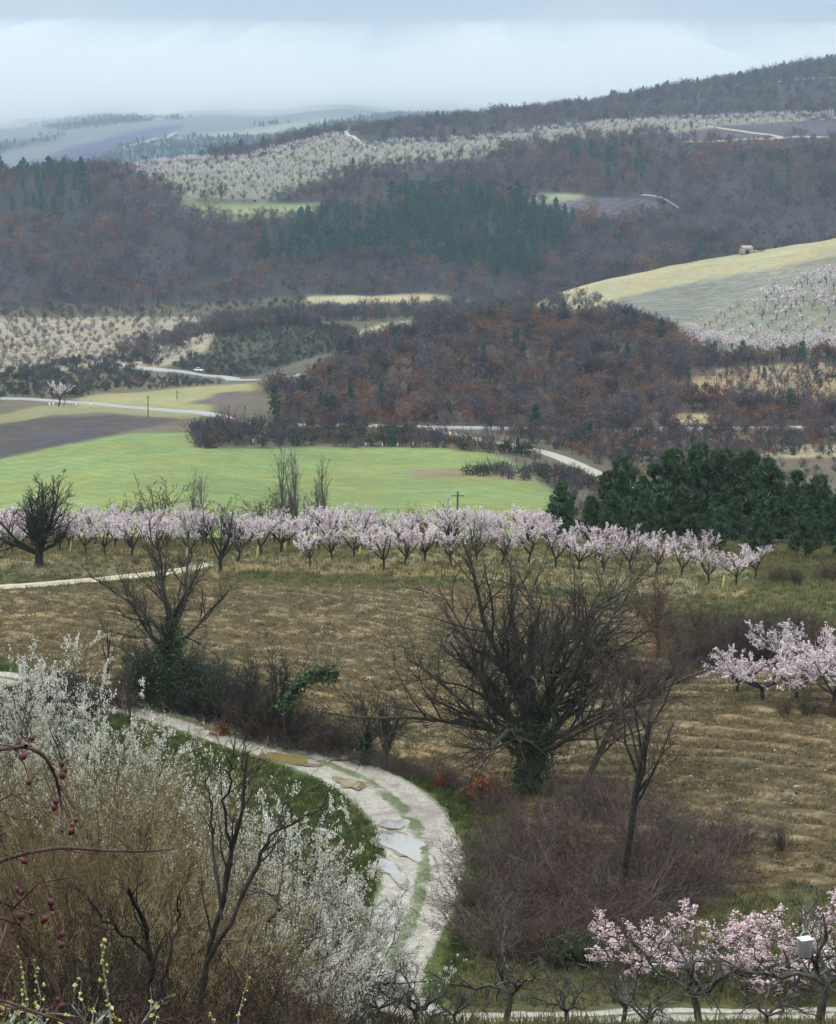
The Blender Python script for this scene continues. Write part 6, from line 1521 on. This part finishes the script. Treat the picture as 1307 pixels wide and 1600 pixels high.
def lichen_twigs(pixs, D0, name, label, leaves, seed):
    g = np.random.default_rng(seed); base = unproject(pixs[0][0][0], 1700, D0); base[2] = H1(base[0], base[1]); r = empty(name, tuple(base)); mb, lf = MB(), MB()
    for pix in pixs:
        pts = np.array([unproject(a, b, D0 + 0.04 * g.normal()) - base for a, b in pix]); pts = np.concatenate([pts[:1] + [0, 0, -0.3], pts])
        n = 10; t = np.linspace(0, len(pts) - 1, n); i = np.clip(t.astype(int), 0, len(pts) - 2); f = (t - i)[:, None]
        P = (pts[i] * (1 - f) + pts[i + 1] * f)[None]; R = taper([0.0030], n, 0.4); tube(mb, P, R, 6)
        S, RS = shoots(P, R, 7, (0.3, 1), (0.8, 0.2), 0, 0.5, 4, 0.2, 0.05, 0.5, g, L_abs=0.09, rmin=0.0009); tube(mb, S, RS, 4)
        C, _ = along(S, leaves, g, 0.3, 1); cards(lf, C, 0.0075, g, 1.3, False, np.array([0, 0, 0.8]))
    obj('stem', mb.mesh('stem', [M['lichen']], True), r); obj('leaves', lf.mesh('leaves', [M['bud']]), r)
    tag(r, label, 'twig')
lichen_twigs([[(150, 1640), (130, 1592), (112, 1570)], [(210, 1650), (222, 1600), (245, 1565)], [(100, 1640), (60, 1590), (0, 1566)], [(160, 1650), (150, 1600), (170, 1580)]], 3.3, 'lichen_twigs', 'pale lichen covered twigs with first leaves at the bottom left', 22, 2)
lichen_twigs([[(10, 1650), (16, 1600), (24, 1580)], [(60, 1650), (50, 1600), (70, 1575)], [(-30, 1650), (0, 1606), (10, 1590)]], 3.2, 'leafy_twigs', 'yellowish leafy twigs in the bottom left corner', 40, 3)

# ----------------------------------------------------------------- ground cover on the near land
def grass_tuft(seed, n=16, h=0.22, spread=0.14, mat='grass'):
    g = np.random.default_rng(seed); b = g.normal(size=(n, 2)) * spread; a = g.uniform(0, 6.28, n); hh = h * g.uniform(0.5, 1.3, n); w = 0.012 + 0.010 * g.random(n)
    lean = g.normal(size=(n, 2)) * h * 0.4
    p0 = np.stack([b[:, 0], b[:, 1], 0 * a - 0.02], 1); dx = np.stack([np.cos(a) * w, np.sin(a) * w, 0 * a], 1)
    tip = p0 + np.stack([lean[:, 0], lean[:, 1], hh], 1)
    return np_mesh('tuft', np.stack([p0 - dx, p0 + dx, tip], 1).reshape(-1, 3), None, np.arange(3 * n).reshape(n, 3), [M[mat]])
def clod(seed, mat):
    g = np.random.default_rng(seed); mb = MB(); blobs(mb, g.normal(size=(3, 3)) * [0.35, 0.35, 0.05], 1.0, g, 0.4, 0.7); return mb.mesh('clod', [M[mat]])
TUFTS = [grass_tuft(i, 16, 0.20, 0.15, 'grass') for i in range(3)] + [grass_tuft(10 + i, 16, 0.22, 0.15, 'grass_dark') for i in range(3)] + [grass_tuft(20 + i, 14, 0.24, 0.15, 'dry_grass') for i in range(3)] + [clod(i, 'clod') for i in range(3)] + [clod(5 + i, 'stone') for i in range(2)]
gg = np.random.default_rng(77)
TC = TRACK_C[::3]
def near_track(P, d):
    D = ((P[:, None, :2] - TC[None, :, :2]) ** 2).sum(-1).min(1) if len(P) else np.zeros(0)
    D2 = ((P[:, None, :2] - FARM_C[None, ::2, :2]) ** 2).sum(-1).min(1) if len(P) else np.zeros(0)
    return (D < d * d) | (D2 < 1.1 ** 2)
def cover(name, cls, y0, y1, n, w, sz, poly=[(-900, 700), (2300, 700), (2300, 2600), (-900, 2600)], keep=2.0, lim=0.26):
    P = scatter(poly, y0, y1, n, gg, cls, None, lim)
    P = P[~near_track(P, keep)]
    k = gg.choice(5, len(P), p=np.array(w) / sum(w)); idx = np.array([0, 3, 6, 9, 12])[k] + (gg.random(len(P)) * np.array([3, 3, 3, 3, 2])[k]).astype(int)
    s = np.where(k == 3, gg.uniform(0.08, 0.20, len(P)), np.where(k == 4, gg.uniform(0.05, 0.13, len(P)), gg.uniform(*sz, len(P))))
    mass(name, TUFTS, P, idx, s, gg, 0.0)
cover('verge_grass', ['verge'], 60, 126, 26000, (0.55, 0.35, 0.08, 0, 0.02), (0.6, 1.4))
cover('meadow_grass', ['meadow', 'green_strip'], 58, 200, 22000, (0.25, 0.25, 0.5, 0, 0), (0.7, 1.7))
cover('orchard_grass', ['orchard_grass'], 138, 200, 14000, (0.22, 0.12, 0.63, 0.0, 0.03), (0.8, 1.8))
cover('field_clods', ['ploughed_field'], 78, 160, 62000, (0.05, 0.04, 0.32, 0.56, 0.03), (0.6, 1.2))
cover('slope_grass', ['bank'], 8, 70, 16000, (0.15, 0.25, 0.6, 0, 0), (1.0, 2.6))
P = scatter([(-900, 900), (2300, 900), (2300, 2600), (-900, 2600)], 18, 66, 420, gg, ['bank', 'meadow'], None, 0.26, 1.0)
px, py = project(P[:, 0], P[:, 1], P[:, 2]); P = P[(px < 600) & ~near_track(P, 3.0)]
mass('undergrowth', [grow_shrub(1.0, 0.9, 700 + i, M['twig_dark'] if i else M['twig_olive'], 22, 5, 4, None, 0, 0.08, 0.008) for i in range(3)], P, gg.integers(0, 3, len(P)), gg.uniform(0.8, 1.8, len(P)), gg)
P = scatter([(930, 1430), (1400, 1400), (1400, 1600), (860, 1600)], 60, 75, 120, gg, None, None, 0.26, 0.8)
P = P[~near_track(P, 1.6)]
mass('orchard_weeds', [grow_shrub(1.0, 0.9, 710 + i, M['twig_olive'], 18, 4, 3, None, 0, 0.08, 0.008) for i in range(2)], P, gg.integers(0, 2, len(P)), gg.uniform(0.3, 0.8, len(P)), gg)

# ----------------------------------------------------------------- small built things
def hut():
    p = gp(1166, 945, 400); p[2] -= 0.3; r = empty('stone_hut', tuple(p), 0.25); W, Dp, Hh = 5.2, 4.2, 3.0; t = 0.4
    mb = MB()                                     # front wall in pieces round the doorway
    mb.box((-W / 2 + 0.7, -Dp / 2, Hh / 2), (1.4, t, Hh)).box((W / 2 - 0.9, -Dp / 2, Hh / 2), (1.8, t, Hh)).box((-0.2, -Dp / 2, Hh - 0.35), (W - 1.4 - 1.8 + 0.0, t - 0.01, 0.7))
    mb.box((0, Dp / 2, Hh / 2), (W, t, Hh)).box((-W / 2 + t / 2, 0, Hh / 2), (t - 0.01, Dp - t - 0.01, Hh)).box((W / 2 - t / 2, 0, Hh / 2), (t - 0.01, Dp - t - 0.01, Hh))
    obj('wall', mb.mesh('wall', [M['wall_stone']]), r)
    mb = MB(); V = []
    for x in (-W / 2 - 0.3, W / 2 + 0.3): V += [(x, -Dp / 2 - 0.4, Hh - 0.05), (x, 0, Hh + 1.35), (x, Dp / 2 + 0.4, Hh - 0.05), (x, -Dp / 2 - 0.4, Hh + 0.1), (x, 0, Hh + 1.5), (x, Dp / 2 + 0.4, Hh + 0.1)]
    mb.add(V, [(0, 6, 7, 1), (1, 7, 8, 2), (4, 10, 9, 3), (5, 11, 10, 4), (0, 3, 9, 6), (2, 8, 11, 5), (0, 1, 4, 3), (1, 2, 5, 4), (6, 9, 10, 7), (7, 10, 11, 8)]); obj('roof', mb.mesh('roof', [M['roof']]), r)
    mb = MB(); mb.box((-0.2, -Dp / 2 + 0.25, 1.1), (1.9, 0.05, 2.2)); obj('doorway', mb.mesh('doorway', [M['dark']]), r)  # dark sheet in the opening, standing in for the shade inside
    mb = MB(); mb.box((W / 2 + 2.2, 0.6, 1.1), (4.2, 0.45, 2.2)).box((W / 2 + 4.1, -0.8, 0.9), (0.45, 2.3, 1.8)); obj('ruined_wall', mb.mesh('ruined_wall', [M['wall_stone']]), r)
    tag(r, 'little stone hut with a dark doorway on the straw coloured field', 'hut')
    stand('bare_tree', _sm[0], 5.2, 1153, 944, None, 5.0, 'dark little tree just left of the stone hut', 'tree')
    stand('evergreen_shrub', [('', F_SCR[0])], 1.0, 1184, 950, None, 4.0, 'dark shrub behind the stone hut', 'shrub')
    stand('evergreen_shrub', [('', F_SCR[1])], 1.0, 1190, 946, None, 3.2, 'shrub right of the ruined wall of the hut', 'shrub')
hut()
def utility_pole(px, Y, top, label):
    p = gp(px, Y); h = zp(top, Y) - p[2]; r = empty('utility_pole', tuple(p)); mb = MB()
    tube(mb, np.array([[[0, 0, -0.2], [0, 0, h * 0.5], [0.02, 0, h]]]), np.array([[0.15, 0.13, 0.10]]), 8); obj('pole', mb.mesh('pole', [M['wood_pole']], True), r)
    mb = MB(); mb.box((0, 0.13, h - 0.5), (1.5, 0.09, 0.10)); obj('crossarm', mb.mesh('crossarm', [M['wood_pole']]), r)
    mb = MB(); [mb.box((x, 0.13, h - 0.37), (0.09, 0.08, 0.15)) for x in (-0.65, 0.65)]; o = obj('insulators', mb.mesh('insulators', [M['white_paint']]), r); o['kind'] = 'stuff'
    tag(r, label, 'utility pole', 'utility poles in the valley')
utility_pole(715, 216, 768, 'utility pole standing in front of the green field'); utility_pole(232, 500, 618, 'utility pole at the tip of the dark field'); utility_pole(277, 560, 610, 'utility pole beside the pale field above the road'); utility_pole(358, 482, 632, 'utility pole beside the road bend'); utility_pole(383, 485, 634, 'utility pole right of the road bend')
def marker_post(px, Y, label):
    p = gp(px, Y, 630); r = empty('marker_post', tuple(p)); mb = MB(); mb.box((0, 0, 0.75), (0.36, 0.24, 1.5)); obj('post', mb.mesh('post', [M['white_paint']]), r)
    mb = MB(); mb.box((0, 0, 1.56), (0.42, 0.30, 0.12)); obj('cap', mb.mesh('cap', [M['dark']]), r); tag(r, label, 'post', 'white posts along the left road')
for px, Y, lb in ((78, 541, 'leftmost white post at the road end'), (84, 540, 'white post next to the leftmost one'), (108, 545, 'white post right of the blossom tree by the road'), (119, 538, 'white post at the road bend before the pale field'), (142, 534, 'white post alone on the near side of the road')): marker_post(px, Y, lb)
stand('almond_tree', _alm[1], 4.4, 92, 542, 592, None, 'single pale pink tree by the white posts of the road', 'fruit tree', None, None, 0.9)
stand('slim_tree', _slim, 8.8, 100, 536, 618, None, 'small dark bent tree by the white road posts', 'tree', None, 0.5, 1.2)
def field_post(px, label):
    p = gp(px, 428, 700); mb = MB(); mb.box((0, 0, 0.45), (0.14, 0.14, 0.9)); mb.box((0, 0, 0.94), (0.18, 0.18, 0.08))
    tag(obj('fence_post', mb.mesh('fence_post', [M['white_paint']]), None, tuple(p)), label, 'fence post', 'little white posts along the green field')
for k, px in enumerate((396, 520, 572, 598, 622, 646, 670, 690, 720)): field_post(px, '%s little white post from the left along the top of the green field' % ORDN[k])
def car():
    p = hit(311, 583, 640, 860); p[2] += 0.6; r = empty('car', tuple(p), 0.9, 0.85)
    def shell(secs):
        V, Q = [], []
        for y, w, z0, z1 in secs: V += [(-w, y, z0), (w, y, z0), (w * 0.92, y, z1), (-w * 0.92, y, z1)]
        for j in range(len(secs) - 1): Q += [(4 * j + i, 4 * j + (i + 1) % 4, 4 * j + 4 + (i + 1) % 4, 4 * j + 4 + i) for i in range(4)]
        Q += [(3, 2, 1, 0), tuple(4 * (len(secs) - 1) + i for i in range(4))]; return V, Q
    mb = MB().add(*shell([(-2.1, 0.75, 0.4, 0.75), (-1.9, 0.85, 0.28, 0.9), (-0.9, 0.88, 0.25, 1.0), (1.7, 0.88, 0.25, 1.0), (2.05, 0.8, 0.35, 0.85)])); obj('body', mb.mesh('body', [M['white_paint']]), r)
    mb = MB().add(*shell([(-0.95, 0.80, 0.98, 1.02), (-0.3, 0.74, 0.98, 1.48), (1.1, 0.74, 0.98, 1.5), (1.8, 0.78, 0.98, 1.05)])); obj('cabin', mb.mesh('cabin', [M['dark']]), r)
    mb = MB().box((0, 0.4, 1.51), (1.3, 1.5, 0.05)); obj('roof', mb.mesh('roof', [M['white_paint']]), r)
    wm = MB(); a = np.linspace(0, 2 * PI, 13)[:-1]; V = [(x, 0.32 * math.cos(t), 0.32 * math.sin(t)) for x in (-0.1, 0.1) for t in a]; wm.add(V, [(i, (i + 1) % 12, 12 + (i + 1) % 12, 12 + i) for i in range(12)], [(0, i, i + 1) for i in range(1, 11)] + [(12, 12 + i + 1, 12 + i) for i in range(1, 11)]); wme = wm.mesh('wheel', [M['dark']])
    for x in (-0.8, 0.8):
        for y in (-1.3, 1.3): obj('wheel', wme, r, (x, y, 0.3))
    tag(r, 'small white car on the far valley road', 'car')
car()
